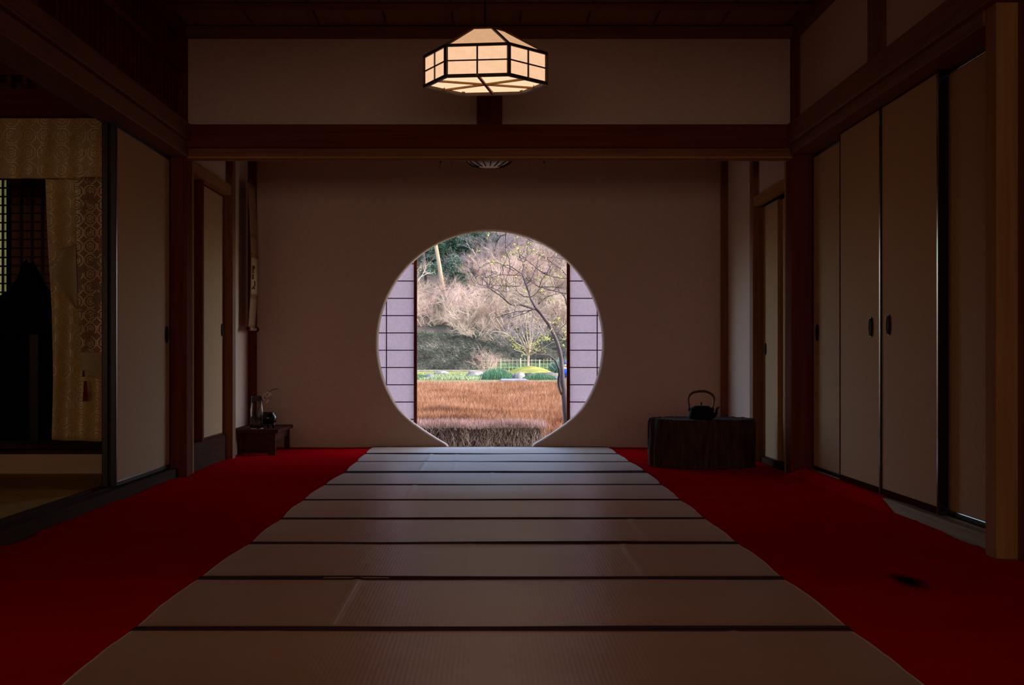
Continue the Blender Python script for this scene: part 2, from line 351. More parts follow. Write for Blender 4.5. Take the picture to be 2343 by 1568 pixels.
# boards of the ceiling: thin lapped strips
for k in range(-5, 5):
    x = -.21 + k * .387 + .387
    struct('trim_%d' % (85 + k), MB().box(x - .004, x + .004, 4.0, YP, 2.622, 2.632), 'deep_y', 'dark joint strip between two ceiling boards, %s of the lantern' % ['fifth left', 'fourth left', 'third left', 'second left', 'first left', 'first right', 'second right', 'third right', 'fourth right', 'fifth right'][k + 5], 'ceiling strip')
for i, y in enumerate((8.42, 7.7, 6.98, 6.26, 5.54)):
    struct('trim_%d' % (70 + i), MB().box(-1.8, 1.8, y - .018, y + .018, 2.59, 2.625), 'wood_x', 'slim ceiling batten crossing the boards, %s from the lantern wall' % ['first', 'second', 'third', 'fourth', 'fifth'][i], 'batten', bevel=.002)
# partition: upper wall band, beams, posts
struct('wall_partition', MB().box(-1.80, 1.80, 9.035, 9.09, 2.0, 2.63), 'plaster', 'plaster band above the long lintel behind the lit lantern', 'wall')
struct('trim_1', MB().box(-1.80, 1.80, 8.985, 9.13, 2.56, 2.625), 'wood_x', 'horizontal rail between ceiling and plaster band', 'beam', bevel=.003)
struct('trim_2', MB().box(-1.765, 1.765, 8.965, 9.14, 1.915, 2.05), 'deep_x', 'thick dark lintel beam spanning between the two posts', 'beam', bevel=.004)
o = MB().box(-1.765, 1.765, 8.995, 9.125, 1.868, 1.915); struct('trim_3', o, 'wood_x', 'grooved door head rail under the dark lintel', 'beam', bevel=.002)
g = MB()
for y0, y1 in ((8.996, 9.02), (9.045, 9.06), (9.085, 9.124)): g.box(-1.765, 1.765, y0, y1, 1.856, 1.868)
struct('trim_4', g, 'tan_x', 'pale groove lips on the underside of the head rail', 'rail')
struct('trim_5', MB().box(wx(1091, 9), wx(1149, 9), 9.0, 9.12, 2.05, 2.56), 'deep_z', 'short post standing on the lintel below the lantern', 'post', bevel=.003)
struct('trim_6', MB().box(-1.885, -1.765, 9.0, 9.165, -.02, 2.63), 'deep_z', 'dark square post at the left end of the lintel', 'post', bevel=.004)
struct('trim_7', MB().box(1.76, 1.885, 9.0, 9.165, -.02, 2.63), 'deep_z', 'dark square post at the right end of the lintel', 'post', bevel=.004)
# tan inner jambs just behind the posts
struct('trim_8', MB().box(-1.80, -1.762, 9.166, 9.20, -.02, 1.86), 'tan_z', 'thin tan jamb strip behind the left post', 'jamb', bevel=.002)
struct('trim_9', MB().box(1.757, 1.80, 9.166, 9.20, -.02, 1.86), 'tan_z', 'thin tan jamb strip behind the right post', 'jamb', bevel=.002)

# ---- right wall, front room
struct('wall_right', MB().box(1.81, 1.93, 2.0, 9.0, 2.0, 2.63), 'plaster', 'plaster upper wall above the right sliding doors', 'wall')
struct('trim_10', MB().box(1.77, 1.93, 2.0, 9.0, 2.565, 2.63), 'wood_y', 'ceiling rail along the right wall', 'rail', bevel=.003)
struct('trim_11', MB().box(1.728, 1.93, 2.0, 8.998, 1.93, 2.05), 'wood_y', 'long rail running above the right sliding doors', 'beam', bevel=.005)
g = MB().box(1.752, 1.93, 5.48, 8.998, 1.875, 1.93); struct('trim_12', g, 'wood_y', 'grooved track over the right sliding doors', 'rail', bevel=.003)
struct('trim_13', MB().box(1.78, 1.93, 7.04, 7.27, 2.05, 2.565), 'wood_z', 'short post in the upper right plaster wall', 'post', bevel=.003)
struct('trim_14', MB().box(1.76, 1.93, 5.36, 5.48, -.02, 2.63), 'tan_z', 'near brown square post at the end of the right doors', 'post', bevel=.004)
struct('wall_near_right', MB().box(1.835, 1.96, 2.0, 5.36, -.02, 2.63), 'wood_z', 'brown boarded wall beyond the near right post', 'wall')
g = MB()
g.box(1.812, 1.95, 5.48, 9.0, -.02, .03)
for x0, x1 in ((1.812, 1.838), (1.872, 1.882), (1.917, 1.95)): g.box(x0, x1, 5.48, 9.0, .03, .047)
struct('trim_15', g, 'pale_sill', 'pale grooved sill under the right sliding doors', 'sill', bevel=.002)
struct('wall_outer_right', MB().box(1.99, 2.1, 2.0, 12.0, -.3, 2.75), 'outer', 'outer wall closing the rooms on the right', 'wall')

# sliding doors
def fusuma(idx, side, X, y0, y1, z0, z1, label, pull=None, mat='fusuma', th=.03, fr=.02, frame='lacquer', frt=None, frb=None, pr=(.028, .048), far_stile=True):
    """door panel in a plane of constant X; room face at |X|, thickness away from the room"""
    s = side; xo = s * X
    frt = frt or fr; frb = frb or fr
    d = thing('door_%d' % idx, label, 'sliding door', (xo + s * th / 2, (y0 + y1) / 2, z0), kind='structure')
    a, b_ = sorted((xo + s * .004, xo + s * (th - .004)))
    MB().box(a, b_, y0 + fr * .5, y1 - fr * .5, z0 + frb * .5, z1 - frt * .5).build('paper_panel', mat, d)
    a, b_ = sorted((xo, xo + s * th))
    for ya, yb, za, zb in ((y0, y0 + fr, z0, z1), (y1 - fr * .8, y1, z0, z1), (y0 + fr, y1 - fr * .8, z0, z0 + frb), (y0 + fr, y1 - fr * .8, z1 - frt, z1)):
        MB().box(a, b_, ya, yb, za, zb).build('frame_rail' if za > z0 or zb < z1 else 'stile', frame, d, bevel=.003)
    if pull:
        py_, pz = pull; h = MB()
        ring = [(pr[0] * math.cos(2 * PI * k / 28), pr[1] * math.sin(2 * PI * k / 28)) for k in range(28)]
        xx = xo - s * .003; lo, hi = sorted((xx, xo + s * .006))
        h.prism([(py_ + p, pz + q) for p, q in ring], lo, hi, 'x')
        hp = h.build('finger_pull', 'bronze', d, bevel=.0015)
        g = MB(); pts = [(xx - s * .001, py_ + p * .86, pz + q * .86) for p, q in ring]; pts.append(pts[0]); g.tube(pts, .0018, 6, False)
        gg = MB(); gg.prism([(py_ + p * .8, pz + q * .8) for p, q in ring], *sorted((xx - s * .0006, xx)), 'x'); gg.build('recess', 'black', hp)
        g.build('rim', 'bronze', hp)
    return d
zt = 1.89
fusuma(1, 1, 1.882, 8.02, 8.995, .048, zt, 'papered sliding door nearest the right lintel post', (8.86, .838), frt=.035)
fusuma(2, 1, 1.843, 7.275, 8.13, .05, 1.882, 'right sliding door left of the pair of facing finger pulls', (7.455, .842), frame='redlac', fr=.013, frb=.03)
fusuma(3, 1, 1.843, 6.34, 7.272, .05, 1.882, 'right sliding door with its edge catching daylight', (7.125, .846), frame='redlac', fr=.013, frb=.03)
fusuma(4, 1, 1.882, 5.482, 6.45, .048, zt, 'sliding door set back beside the near right post', None, frt=.035, fr=.024)
# black meeting stiles (lacquered edges)
for nm, x0, x1, y0, y1, par in (('edge_stile', 1.838, 1.876, 7.26, 7.284, 'door_3'), ('edge_stile', 1.838, 1.880, 6.325, 6.345, 'door_3')):
    MB().box(x0, x1, y0, y1, .05, 1.882).build(nm, 'lacquer', bpy.data.objects[par], bevel=.002)

# ---- left wall, front room
struct('wall_upper_left', MB().box(-1.93, -1.83, 2.0, 9.0, 2.0, 2.63), 'deep_z', 'dark boarded panel above the left rail', 'wall')
for i in range(24):
    pass
g = MB()
for i in range(30):
    y = 6.2 + i * .095; g.box(-1.835, -1.815, y, y + .02, 2.05, 2.56)
o = g.build('transom_lattice', 'deep_z'); tag(o, 'dark upright slatted transom high on the left wall', 'transom', kind='structure')
struct('trim_20', MB().box(-1.93, -1.77, 2.0, 9.0, 2.565, 2.63), 'deep_y', 'ceiling rail along the left wall', 'rail', bevel=.003)
struct('trim_21', MB().box(-1.93, -1.795, 6.12, 9.0, 2.36, 2.40), 'deep_y', 'thin rail across the upper left panel', 'rail', bevel=.002)
struct('trim_22', MB().box(-1.93, -1.735, 2.0, 8.998, 1.955, 2.05), 'wood_y', 'upper moulding of the left rail over the altar opening', 'beam', bevel=.005)
struct('trim_23', MB().box(-1.93, -1.755, 2.0, 8.998, 1.862, 1.952), 'wood_y', 'lower moulding of the left rail over the altar opening', 'beam', bevel=.005)
struct('trim_24', MB().box(-1.93, -1.79, 5.9, 6.12, 2.05, 2.63), 'wood_z', 'short post high on the left wall near the frame edge', 'post', bevel=.003)
g = MB(); g.box(-1.96, -1.815, 4.4, 9.0, -.02, .032)
for x0, x1 in ((-1.84, -1.815), (-1.90, -1.885), (-1.96, -1.935)): g.box(x0, x1, 4.4, 9.0, .032, .05)
struct('trim_25', g, 'sill_dark', 'dark grooved sill along the left opening', 'sill', bevel=.002)
struct('trim_26', MB().box(-1.93, -1.76, 4.28, 4.4, -.02, 2.63), 'deep_z', 'left post behind the picture edge', 'post')
struct('wall_near_left', MB().box(-1.95, -1.84, 2.0, 4.28, -.02, 2.63), 'plaster', 'left wall beside the viewer', 'wall')
fusuma(5, -1, 1.858, 7.68, 8.995, .05, 1.868, 'papered sliding door between left post and altar opening', (8.885, .826), frt=.028, fr=.026)
fusuma(6, -1, 1.895, 7.66, 8.99, .05, 1.868, 'rear black-edged sliding door stacked behind the left door', None, fr=.03)
struct('wall_rear', MB().box(-6.2, 6.2, -13.3, -13.2, -.3, 3.3), 'plaster', 'rear wall of the hall behind the viewer', 'wall')
struct('wall_hall_right', MB().box(6.1, 6.2, -13.2, 2.1, -.3, 3.3), 'plaster', 'right wall of the hall behind the viewer', 'wall')
struct('wall_hall_left', MB().box(-6.2, -6.1, -13.2, 3.0, -.3, 3.3), 'plaster', 'left wall of the hall behind the viewer', 'wall')
struct('wall_hall_end', MB().box(1.96, 6.2, 2.0, 2.1, -.3, 3.3), 'plaster', 'end wall of the hall beside the viewer', 'wall')
struct('ceiling_hall', MB().box(-6.2, 6.2, -13.3, 2.0, 3.2, 3.3), 'ceiling', 'ceiling of the hall behind the viewer', 'ceiling')
struct('wall_hall_baffle', MB().box(-2.0, 6.2, 1.9, 2.0, 1.9, 3.3), 'plaster', 'unseen wall over the opening behind the viewer, lowered to block rear light', 'wall')  # out of view; hangs low to keep rear light off the plaster band

# ---- back room
struct('ceiling_back_room', MB().box(-2.0, 2.1, 9.12, 11.95, 2.45, 2.56), 'ceiling', 'ceiling of the back room above the round window', 'ceiling')
SB = F / YB
def op(px, py): return (wx(px, YB), wz(py, YB))
def outline(grow=0.0):
    cx, cz, r = wx(1121.5, YB), wz(785.5, YB), 258 / SB + grow
    pts = []
    low = [(1025.7, 1029), (1025, 1022), (1022, 1018), (1017, 1014.5), (1009, 1010), (1000.5, 1005), (983, 994), (965, 982), (947, 969), (934, 958), (924, 949), (914, 938.5)]
    for px, py in low:
        x, z = op(px, py); d = Vector((x - cx, z - cz)); n = d.normalized(); 
        if px > 1015: n = Vector((-1, 0))
        pts.append((x + n[0] * grow, z + n[1] * grow))
    a0 = math.radians(360 - 139.5 - 1); 
    for k in range(97):
        a = math.radians(214.5) + (math.radians(-34.5) - math.radians(214.5)) * k / 96
        pts.append((cx + r * math.cos(a), cz + r * math.sin(a)))
    for px, py in reversed(low):
        x, z = op(px, py); x = 2 * cx - x; d = Vector((x - cx, z - cz)); n = d.normalized()
        if px > 1015: n = Vector((1, 0))
        pts.append((x + n[0] * grow, z + n[1] * grow))
    return pts
def window_wall():
    mb = MB(); YS = [(YB, outline(.014)), (YB + .004, outline(.006)), (YB + .012, outline(0)), (YB + .11, outline(0))]
    n = len(YS[0][1]); Z0 = -.02; outs = []
    for Y, pts in YS:
        pts = list(pts); pts[0] = (pts[0][0], Z0); pts[-1] = (pts[-1][0], Z0); outs.append(len(mb.v)); mb.v += [(x, Y, z) for x, z in pts]
    for a, b_ in zip(outs, outs[1:]):
        for i in range(n - 1): mb.f.append((a + i, b_ + i, b_ + i + 1, a + i + 1))
    for li, flip in ((0, False), (3, True)):
        Y, pts = YS[li]; pts = list(pts); pts[0] = (pts[0][0], Z0); pts[-1] = (pts[-1][0], Z0)
        poly = pts + [(2.0, Z0), (2.0, 2.56), (-2.0, 2.56), (-2.0, Z0)]; base = len(mb.v); mb.v += [(x, Y, z) for x, z in poly]
        for t in tessellate_polygon([[Vector((x, z, 0)) for x, z in poly]]): mb.f.append(tuple(base + i for i in (t if flip else reversed(t))))
    return mb
struct('wall_back', window_wall(), 'plaster_window', 'plaster wall pierced by the large round window', 'wall')
struct('trim_30', MB().box(1.77, 1.85, 11.77, 11.829, -.02, 2.45), 'wood_z', 'slim corner post right of the round window', 'post', bevel=.003)
struct('trim_31', MB().box(-1.843, -1.783, 11.77, 11.829, -.02, 2.45), 'deep_z', 'slim corner post left of the round window behind the scroll', 'post', bevel=.003)
struct('wall_back_right', MB().box(1.82, 1.99, 10.4, 11.83, -.02, 2.56), 'plaster', 'narrow side wall right of the round window', 'wall')
struct('wall_over_closet', MB().box(1.80, 1.99, 9.2, 10.4, 1.70, 2.56), 'plaster', 'plaster above the small closet doors at right', 'wall')
struct('trim_32', MB().box(1.76, 1.90, 10.32, 10.44, -.02, 2.45), 'wood_z', 'brown post left of the small closet doors', 'post', bevel=.003)
struct('trim_33', MB().box(1.765, 1.93, 9.2, 10.32, 1.70, 1.765), 'tan_y', 'tan head rail over the small closet doors', 'rail', bevel=.003)
struct('trim_34', MB().box(1.81, 1.93, 9.2, 10.32, -.02, .035), 'sill_dark', 'low sill under the small closet doors', 'sill', bevel=.003)
fusuma(7, 1, 1.83, 9.80, 10.315, .036, 1.71, 'small closet door with round pull right of the stump', (10.24, .75), mat='fusuma_light', frame='tan_z', fr=.006, pr=(.024, .04))
fusuma(8, 1, 1.855, 9.2, 9.83, .036, 1.71, 'plain small closet door half hidden by the right post', None, mat='fusuma_light', frame='tan_z', fr=.006)
# left side of the back room
struct('wall_back_left', MB().box(-2.0, -1.843, 10.66, 11.83, -.02, 2.56), 'plaster', 'narrow side wall where the scroll hangs', 'wall')
struct('wall_over_left_doors', MB().box(-2.0, -1.80, 9.2, 10.55, 1.87, 2.56), 'plaster', 'plaster above the pale doors at left', 'wall')
struct('trim_35', MB().box(-1.86, -1.755, 10.55, 10.67, -.02, 2.45), 'wood_z', 'brown post right of the pale left doors', 'post', bevel=.003)
struct('trim_36', MB().box(-1.93, -1.765, 9.2, 10.55, 1.80, 1.87), 'tan_y', 'tan head rail over the pale left doors', 'rail', bevel=.003)
struct('trim_37', MB().box(-1.95, -1.80, 9.2, 10.55, -.02, .17), 'sill_dark', 'dark base board under the pale left doors', 'base board', bevel=.003)
fusuma(9, -1, 1.815, 9.63, 10.545, .171, 1.80, 'pale sliding door beside the scroll wall', (10.475, .88), mat='fusuma_light', frame='deep_z', fr=.012, pr=(.022, .042))
fusuma(10, -1, 1.85, 9.2, 9.68, .171, 1.80, 'pale sliding door half hidden behind the left post', None, mat='fusuma_light', frame='deep_z', fr=.012)
struct('trim_38', MB().box(-1.84, -1.785, 9.60, 9.65, .172, 1.80), 'deep_z', 'dark upright between the two pale left doors', 'upright', bevel=.003)
struct('trim_39', MB().box(-.36, .37, YB + .0, YB + .12, -.1, -.004), 'tan_x', 'wooden threshold under the round window', 'sill')
# outer shell
struct('wall_outer_back_right', MB().box(1.9, 2.1, 9.0, 12.2, -.3, 2.7), 'outer', 'outer wall beside the closet', 'wall')
struct('wall_outer_back_left', MB().box(-2.12, -2.0, 9.14, 12.0, -.3, 2.7), 'outer', 'outer wall between back room and altar room', 'wall')
struct('roof', MB().box(-6.4, 6.4, 1.9, 12.75, 3.0, 3.2), 'outer', 'roof and eaves over the rooms', 'roof')
struct('wall_over_window', MB().box(-6.2, 2.1, 11.94, 12.08, 2.3, 3.0), 'outer', 'outer wall over the round window', 'wall')

# shoji behind the round window
def shoji(idx, side, xin, xout, y, label):
    lo, hi = sorted((xin, xout)); st = .024
    d = thing('window_%d' % idx, label, 'shoji screen', ((lo + hi) / 2, y, -.04), kind='structure')
    MB().box(lo + .003, hi - .003, y + .012, y + .0135, .0, 1.80).build('paper', 'shoji', d)
    xi = xin; 
    MB().box(*sorted((xi, xi + side * st)), y - .012, y + .03, -.04, 1.86).build('inner_stile', 'deep_z', d, bevel=.001)
    MB().box(*sorted((xout, xout - side * .03)), y - .012, y + .03, -.04, 1.86).build('outer_stile', 'deep_z', d)
    MB().box(lo, hi, y - .012, y + .03, 1.80, 1.86).build('top_rail', 'deep_x', d)
    MB().box(lo, hi, y - .012, y + .03, -.04, 0).build('bottom_rail', 'deep_x', d)
    S = F / y; z0 = CZ - (762 - PY) / S
    for k in range(-7, 8):
        z = z0 + k * 39.6 / S
        if .02 < z < 1.78: MB().box(lo + .02, hi - .02, y, y + .012, z - .0036, z + .0036).build('muntin', 'redlac', d)
    x = wx(884 if side < 0 else 1366.5, y); k = 0
    while lo + .05 < x < hi - .02:
        MB().box(x - .0036, x + .0036, y + .001, y + .012, .0, 1.80).build('upright_muntin', 'redlac', d); x += side * .223
    return d
shoji(1, -1, wx(954, 11.97), -1.82, 11.975, 'left paper shoji screen behind the round window')
shoji(2, 1, wx(1297, 11.97), 1.84, 11.975, 'right paper shoji screen behind the round window')

# ================================================================ FLOOR COVERING
def carpet():
    mb = MB(); ny = 260; rows = []
    ys = [2.0 + (11.825 - 2.0) * j / ny for j in range(ny + 1)]
    def edge(s, y):
        n1 = noise.noise(Vector((y * 1.6, s * 9, 0))) * .012 + noise.noise(Vector((y * 6, s * 5, 2))) * .006
        if y > 9.17: e = 1.79 if s > 0 else 1.792
        elif y > 8.98: e = 1.755
        elif s > 0:
            e = 1.808 + n1
            if y > 6.2: e = 1.838 + n1 * .2
            if 5.5 < y <= 6.2: e = 1.812 - .022 * math.sin((y - 5.5) / .7 * PI)
            if y <= 5.5: e = 1.75 if y > 5.3 else 1.80 + .02 * math.sin(y * 5)
        else:
            e = 1.806 + n1 - (.03 if 5.6 < y < 6.2 else 0) * math.sin((y - 5.6) / .6 * PI)
            if y <= 4.42: e = 1.75
        return s * e
    nx = 110; base = 0
    for y in ys:
        a, b_ = edge(-1, y), edge(1, y)
        for i in range(nx + 1):
            u_ = i / nx; u_ = u_ + .135 * math.sin(2 * PI * u_) * -1; x = a + (b_ - a) * u_; z = .0 + .002 * noise.noise(Vector((x * 3, y * 3, 5)))
            # soft folds that follow the mat joints
            k = (y - 3.91) / .88; f = k - round(k)
            z += .004 * math.exp(-(f * .88 / .03) ** 2)
            if 6.9 < y < 8.99 and x > 1.78: z = .053 * min(1, (x - 1.78) / .02) * min(1, (y - 6.9) / .25)
            mb.v.append((x, y, z))
    for j in range(ny):
        for i in range(nx): a = j * (nx + 1) + i; mb.f.append((a, a + 1, a + nx + 2, a + nx + 1))
    return mb
o = carpet().build('felt_carpet', 'felt', smooth=True, origin=(0, 5.6, 0)); md = o.modifiers.new('s', 'SOLIDIFY'); md.thickness = .008; md.offset = -1
tag(o, 'deep red felt carpet covering the floor on both sides of the mats', 'carpet')
seams = [11.822, 10.94, 10.13, 9.23, 8.31, 7.43, 6.57, 5.70, 4.80, 3.91, 3.03]
left = [-.886, -.875, -.869, -.858, -.885, -.892, -.883, -.881, -.90, -.90, -.891]
right = [.896, .904, .917, .93, .9226, .915, .912, .913, .9126, .9115, .903]
mlab = ['against the round window wall', 'second from the round window', 'third from the round window, just before the dark fold', 'just in front of the lintel posts', 'below the lit lantern, second before the posts',
        'in the middle of the floor beside the two facing door pulls', 'sixth from nearest end, level with the black door gap', 'third from the bottom edge of the view', 'second from the bottom edge of the view', 'nearest the viewer at the bottom edge']
mlab[6] = 'level with the near end of the right doors'
for i in range(10):
    yf, yn = seams[i], seams[i + 1]; hf = .004; gap = .006
    if i == 2: yn += .02
    ya, yb = yn + gap, yf - gap
    if i == 3: yb -= .055
    root = thing('rush_mat', 'straw-coloured rush mat ' + mlab[i], 'mat', ((left[i] + right[i]) / 2, (ya + yb) / 2, .002), 'rush mats laid across the red carpet')
    sd = R.random() * 50
    def zf(x, y, i=i, ya=ya, yb=yb, sd=sd):
        t = (y - ya) / (yb - ya)
        z = .009 + .003 * noise.noise(Vector((x * 1.3 + sd, y * 2.5, 0)))
        z += .006 * max(0, noise.noise(Vector((x * 1.1, sd, 3)))) * math.exp(-((1 - t) / .06) ** 2)
        z += .008 * max(0, noise.noise(Vector((x * .9, sd + 7, 8)))) * math.exp(-(t / .05) ** 2)
        for k in range(3):
            xc = -.75 + 1.5 * noise.random() if False else -.6 + k * .55 + .2 * math.sin(sd + k * 3)
            z += .0028 * math.exp(-((x - xc) / .012) ** 2) * max(0, math.sin(sd * (k + 1))) * (t > .05)
        return z
    def xe(t, s, i=i, sd=sd):
        a, b_ = (left[i + 1], left[i]) if s < 0 else (right[i + 1], right[i])
        return a + (b_ - a) * t + s * .012 * math.sin(PI * t) + .003 * noise.noise(Vector((t * 6, sd, s)))
    def surf(u, v, ya=ya, yb=yb):
        y = ya + (yb - ya) * v; x = xe(v, -1) + (xe(v, 1) - xe(v, -1)) * u; return (x, y, zf(x, y))
    o = MB().grid(surf, 220, 34).build('woven_surface', 'rush', root, smooth=True); md = o.modifiers.new('s', 'SOLIDIFY'); md.thickness = .005; md.offset = -1
    bw = .026
    for v0, v1 in ((0, bw / (yb - ya)), (1 - bw / (yb - ya), 1)):
        def bs(u, v, v0=v0, v1=v1, ya=ya, yb=yb):
            t = v0 + (v1 - v0) * v; y = ya + (yb - ya) * t + (.002 if v0 > 0 else -.002) * 1; y += .004 * noise.noise(Vector((u * 5, v0 * 9, sd))); x = xe(t, -1) - .002 + (xe(t, 1) - xe(t, -1) + .004) * u
            return (x, y, zf(x, ya + (yb - ya) * t) + .0022)
        o = MB().grid(bs, 160, 2).build('cloth_border', 'heri', root, smooth=True); md = o.modifiers.new('s', 'SOLIDIFY'); md.thickness = .006; md.offset = -1
# raised dark threshold fold between the rooms
g = MB()
def fold(u, v): return (-.865 + 1.79 * u, 9.165 + .075 * v + .006 * noise.noise(Vector((u * 4, 1, 1))), .006 + .016 * math.sin(PI * v) * (.6 + .4 * noise.noise(Vector((u * 3, 5, 2)))))
o = g.grid(fold, 120, 8).build('border_fold', 'heri', smooth=True); o.modifiers.new('s', 'SOLIDIFY').thickness = .003
tag(o, 'dark folded cloth strip between the mats on the door threshold', 'cloth strip')

# ================================================================ HANGING LANTERN
LY = 7.30; LX = wx(1110, LY)
L = thing('hanging_lantern', 'lit hexagonal paper lantern with dark wooden lattice hanging below the ceiling', 'lantern', (LX, LY, 1.985))
rot = math.radians(0.8 + 60)
def hexp(r, z, k, ro=rot): a = ro + k * PI / 3; return Vector((LX + r * math.cos(a), LY + r * math.sin(a), z))
rot = math.radians(-8)
rb, zb, zt_ = .290, 1.985, 2.125; rt, ztt = .062 * 1.55, 2.232
for k in range(6):
    a0, a1 = hexp(rb, zb, k, rot), hexp(rb, zb, k + 1, rot); b0, b1 = hexp(rb, zt_, k, rot), hexp(rb, zt_, k + 1, rot); c0, c1 = hexp(rt, ztt, k, rot), hexp(rt, ztt, k + 1, rot)
    mb = MB(); mb.v = [tuple(p) for p in (a0, a1, b1, b0)]; mb.f = [(0, 1, 2, 3)]; sp_ = mb.build('side_panel', 'lamp_side', L); 
    mb = MB(); mb.v = [tuple(p) for p in (b0, b1, c1, c0)]; mb.f = [(0, 1, 2, 3)]; mb.build('roof_panel', 'lamp_top', L)
    g = MB(); g.bar(a0 + (b0 - a0) * -.04, b0 + (b0 - a0) * .04, .016, .016, (math.cos(rot + k * PI / 3), math.sin(rot + k * PI / 3), 0)); g.build('corner_post', 'lampwood', L, bevel=.001)
    g = MB(); g.bar(a0, a1, .016, .015); g.build('bottom_rail', 'lampwood', L, bevel=.001)
    g = MB(); g.bar(b0, b1, .016, .014); g.build('top_rail', 'lampwood', L, bevel=.001)
    g = MB(); g.bar(b0, c0, .013, .012); g.build('roof_rib', 'lampwood', L)
    g = MB(); m0, m1 = (a0 + b0) / 2, (a1 + b1) / 2; n0, n1 = (a0 + a1) / 2, (b0 + b1) / 2
    out = Vector(((a0 + a1) / 2 - Vector((LX, LY, zb)))); out.z = 0; out.normalize(); out *= .002
    g.bar(m0 + out, m1 + out, .007, .006); g.bar(n0 + out, n1 + out, .0075, .007, out); g.build('lattice', 'lampwood', sp_)
mb = MB(); mb.v = [tuple(hexp(rb - .01, zb + .012, k, rot)) for k in range(6)]; mb.f = [tuple(range(6))[::-1]]; mb.build('bottom_panel', 'lamp_low', L)
for k in range(3):
    p, q = hexp(rb * .866 + .012, zb + .002, k + .5, rot + 0), hexp(rb * .866 + .012, zb + .002, k + 3.5, rot)
    g = MB(); g.bar(p, q, .012, .009); g.build('bottom_bar', 'tan_x', L)
mb = MB(); mb.v = [tuple(hexp(rt, ztt + .002, k, rot)) for k in range(6)] + [tuple(hexp(rt, ztt + .010, k, rot)) for k in range(6)]
mb.f = [tuple(range(6))[::-1], tuple(range(6, 12))] + [(k, (k + 1) % 6, 6 + (k + 1) % 6, 6 + k) for k in range(6)]; mb.build('cap', 'lampwood', L)
MB().tube([(LX, LY, 2.235), (LX, LY, 2.63)], .0035, 8).build('cord', 'black', L)

added_lantern = copy_tree(L); added_lantern.location = (L.location[0], 3.66, L.location[2]); added_lantern['label'] = 'added lit lantern out of view over the viewer, brightening the near floor'  # unseen second lantern, added to brighten the carpet and near mats
for nm, (lx, ly), pw in (('lantern_fill', (LX, LY), .9), ('lantern_fill', (LX, 3.66), 1.8)):  # extra area lamps added below both lanterns to light the floor
    ld_ = bpy.data.lights.new(nm, 'AREA'); ld_.shape = 'DISK'; ld_.size = .42; ld_.energy = pw; ld_.color = (1, .62, .40)
    lo_ = bpy.data.objects.new(nm, ld_); COL.objects.link(lo_); lo_.location = (lx, ly, 1.97)
# round ribbed lamp in the back room (only its underside shows below the lintel)
BLY = 10.40; BLX = wx(1119, BLY); zl = wz(383.5, BLY)
BL = thing('ribbed_lamp', 'unlit round white ribbed lamp peeping below the lintel', 'lamp', (BLX, BLY, zl))
prof = [(.012, 0), (.07, .003), (.105, .012), (.135, .028), (.155, .05), (.17, .08), (.175, .11), (.17, .14), (.14, .18), (.06, .2)]
MB().lathe(prof, (BLX, BLY, zl), 48).build('shade', 'lampglass', BL, smooth=True)
g = MB()
for k in range(16):
    a = k * PI / 8 + .1; g = MB(); pts = [(BLX + (r + .003) * math.cos(a), BLY + (r + .003) * math.sin(a), zl + z - .002) for r, z in prof[1:-1]]; g.tube(pts, .0032, 5).build('rib', 'black', BL, smooth=True)
MB().lathe([(.005, .001), (.072, -.002), (.075, -.006), (.055, -.006), (.05, -.0045), (.005, -.004)], (BLX, BLY, zl + .012), 40).build('centre_ring', 'black', BL, smooth=True)
MB().tube([(BLX, BLY, zl + .2), (BLX, BLY, 2.45)], .004, 8).build('cord', 'black', BL)
# loose hanging hooks and threads under the lintel
for i, (px, l0, tri, lab) in enumerate(((1007, 392, 1, 'small dark hook with a thread hanging left of the ribbed lamp'), (1034, 385, 0, 'bare thread hanging between the left hook and the ribbed lamp'),
                                         (1214, 386, 2, 'curved thread hanging just right of the ribbed lamp'), (1246, 391, 1, 'small dark hook with a thread hanging far right of the ribbed lamp'))):
    y = 9.15; x = wx(px, y); z1 = wz(l0, y); zt0 = 1.868
    h = thing('hanging_thread', lab, 'thread', (x, y, z1), 'threads hanging under the lintel')
    pts = [(x, y, 1.87)] + [(x + (.006 if px > 1120 else -.002) * math.sin(k / 6 * PI + (0 if tri != 2 else PI)) , y, zt0 + (z1 - zt0) * k / 6) for k in range(1, 7)]
    MB().tube(pts, .0009, 5).build('thread', 'black', h)
    if tri == 1: s = 1 if px < 1120 else -1; MB().prism([(x - .001 * s, 1.868), (x + s * .013, 1.868), (x, 1.838)], y - .004, y + .004, 'y').build('hook', 'black', h)
    if tri == 2: MB().prism([(x, 1.868), (x + .010, 1.868), (x + .004, 1.858)], y - .004, y + .004, 'y').build('hook', 'black', h)

# ================================================================ SCROLL
S = thing('hanging_scroll', 'tall hanging scroll with a written paper panel beside the corner post', 'scroll', (-1.775, 11.55, .90))
def sx(z):      # the scroll bows away from the wall
    t = (z - .9) / 1.1; return -1.778 + .022 * math.sin(PI * min(1, max(0, t)) ** 1.0) * (.6 + .8 * (1 - t))
def strip(name, z0, z1, y0, y1, mat, dx=0, parent=S):
    o = MB().grid(lambda u, v: (sx(z0 + (z1 - z0) * v) + dx + .004 * math.sin(u * PI), y0 + (y1 - y0) * u, z0 + (z1 - z0) * v), 6, 24).build(name, mat, parent, smooth=True); o.modifiers.new('s', 'SOLIDIFY').thickness = .002; return o
yA, yB = 11.36, 11.70
strip('silk_mount', .915, 1.98, yA, yB, 'silk')
strip('upper_band', 1.435, 1.47, yA, yB, 'silk_dark', .0015); strip('lower_band', 1.13, 1.16, yA, yB, 'silk_dark', .0015); strip('top_band', 1.58, 1.61, yA, yB, 'silk_dark', .0015)
pp = strip('paper', 1.165, 1.432, yA + .005, yB - .015, 'scroll_paper', .003)
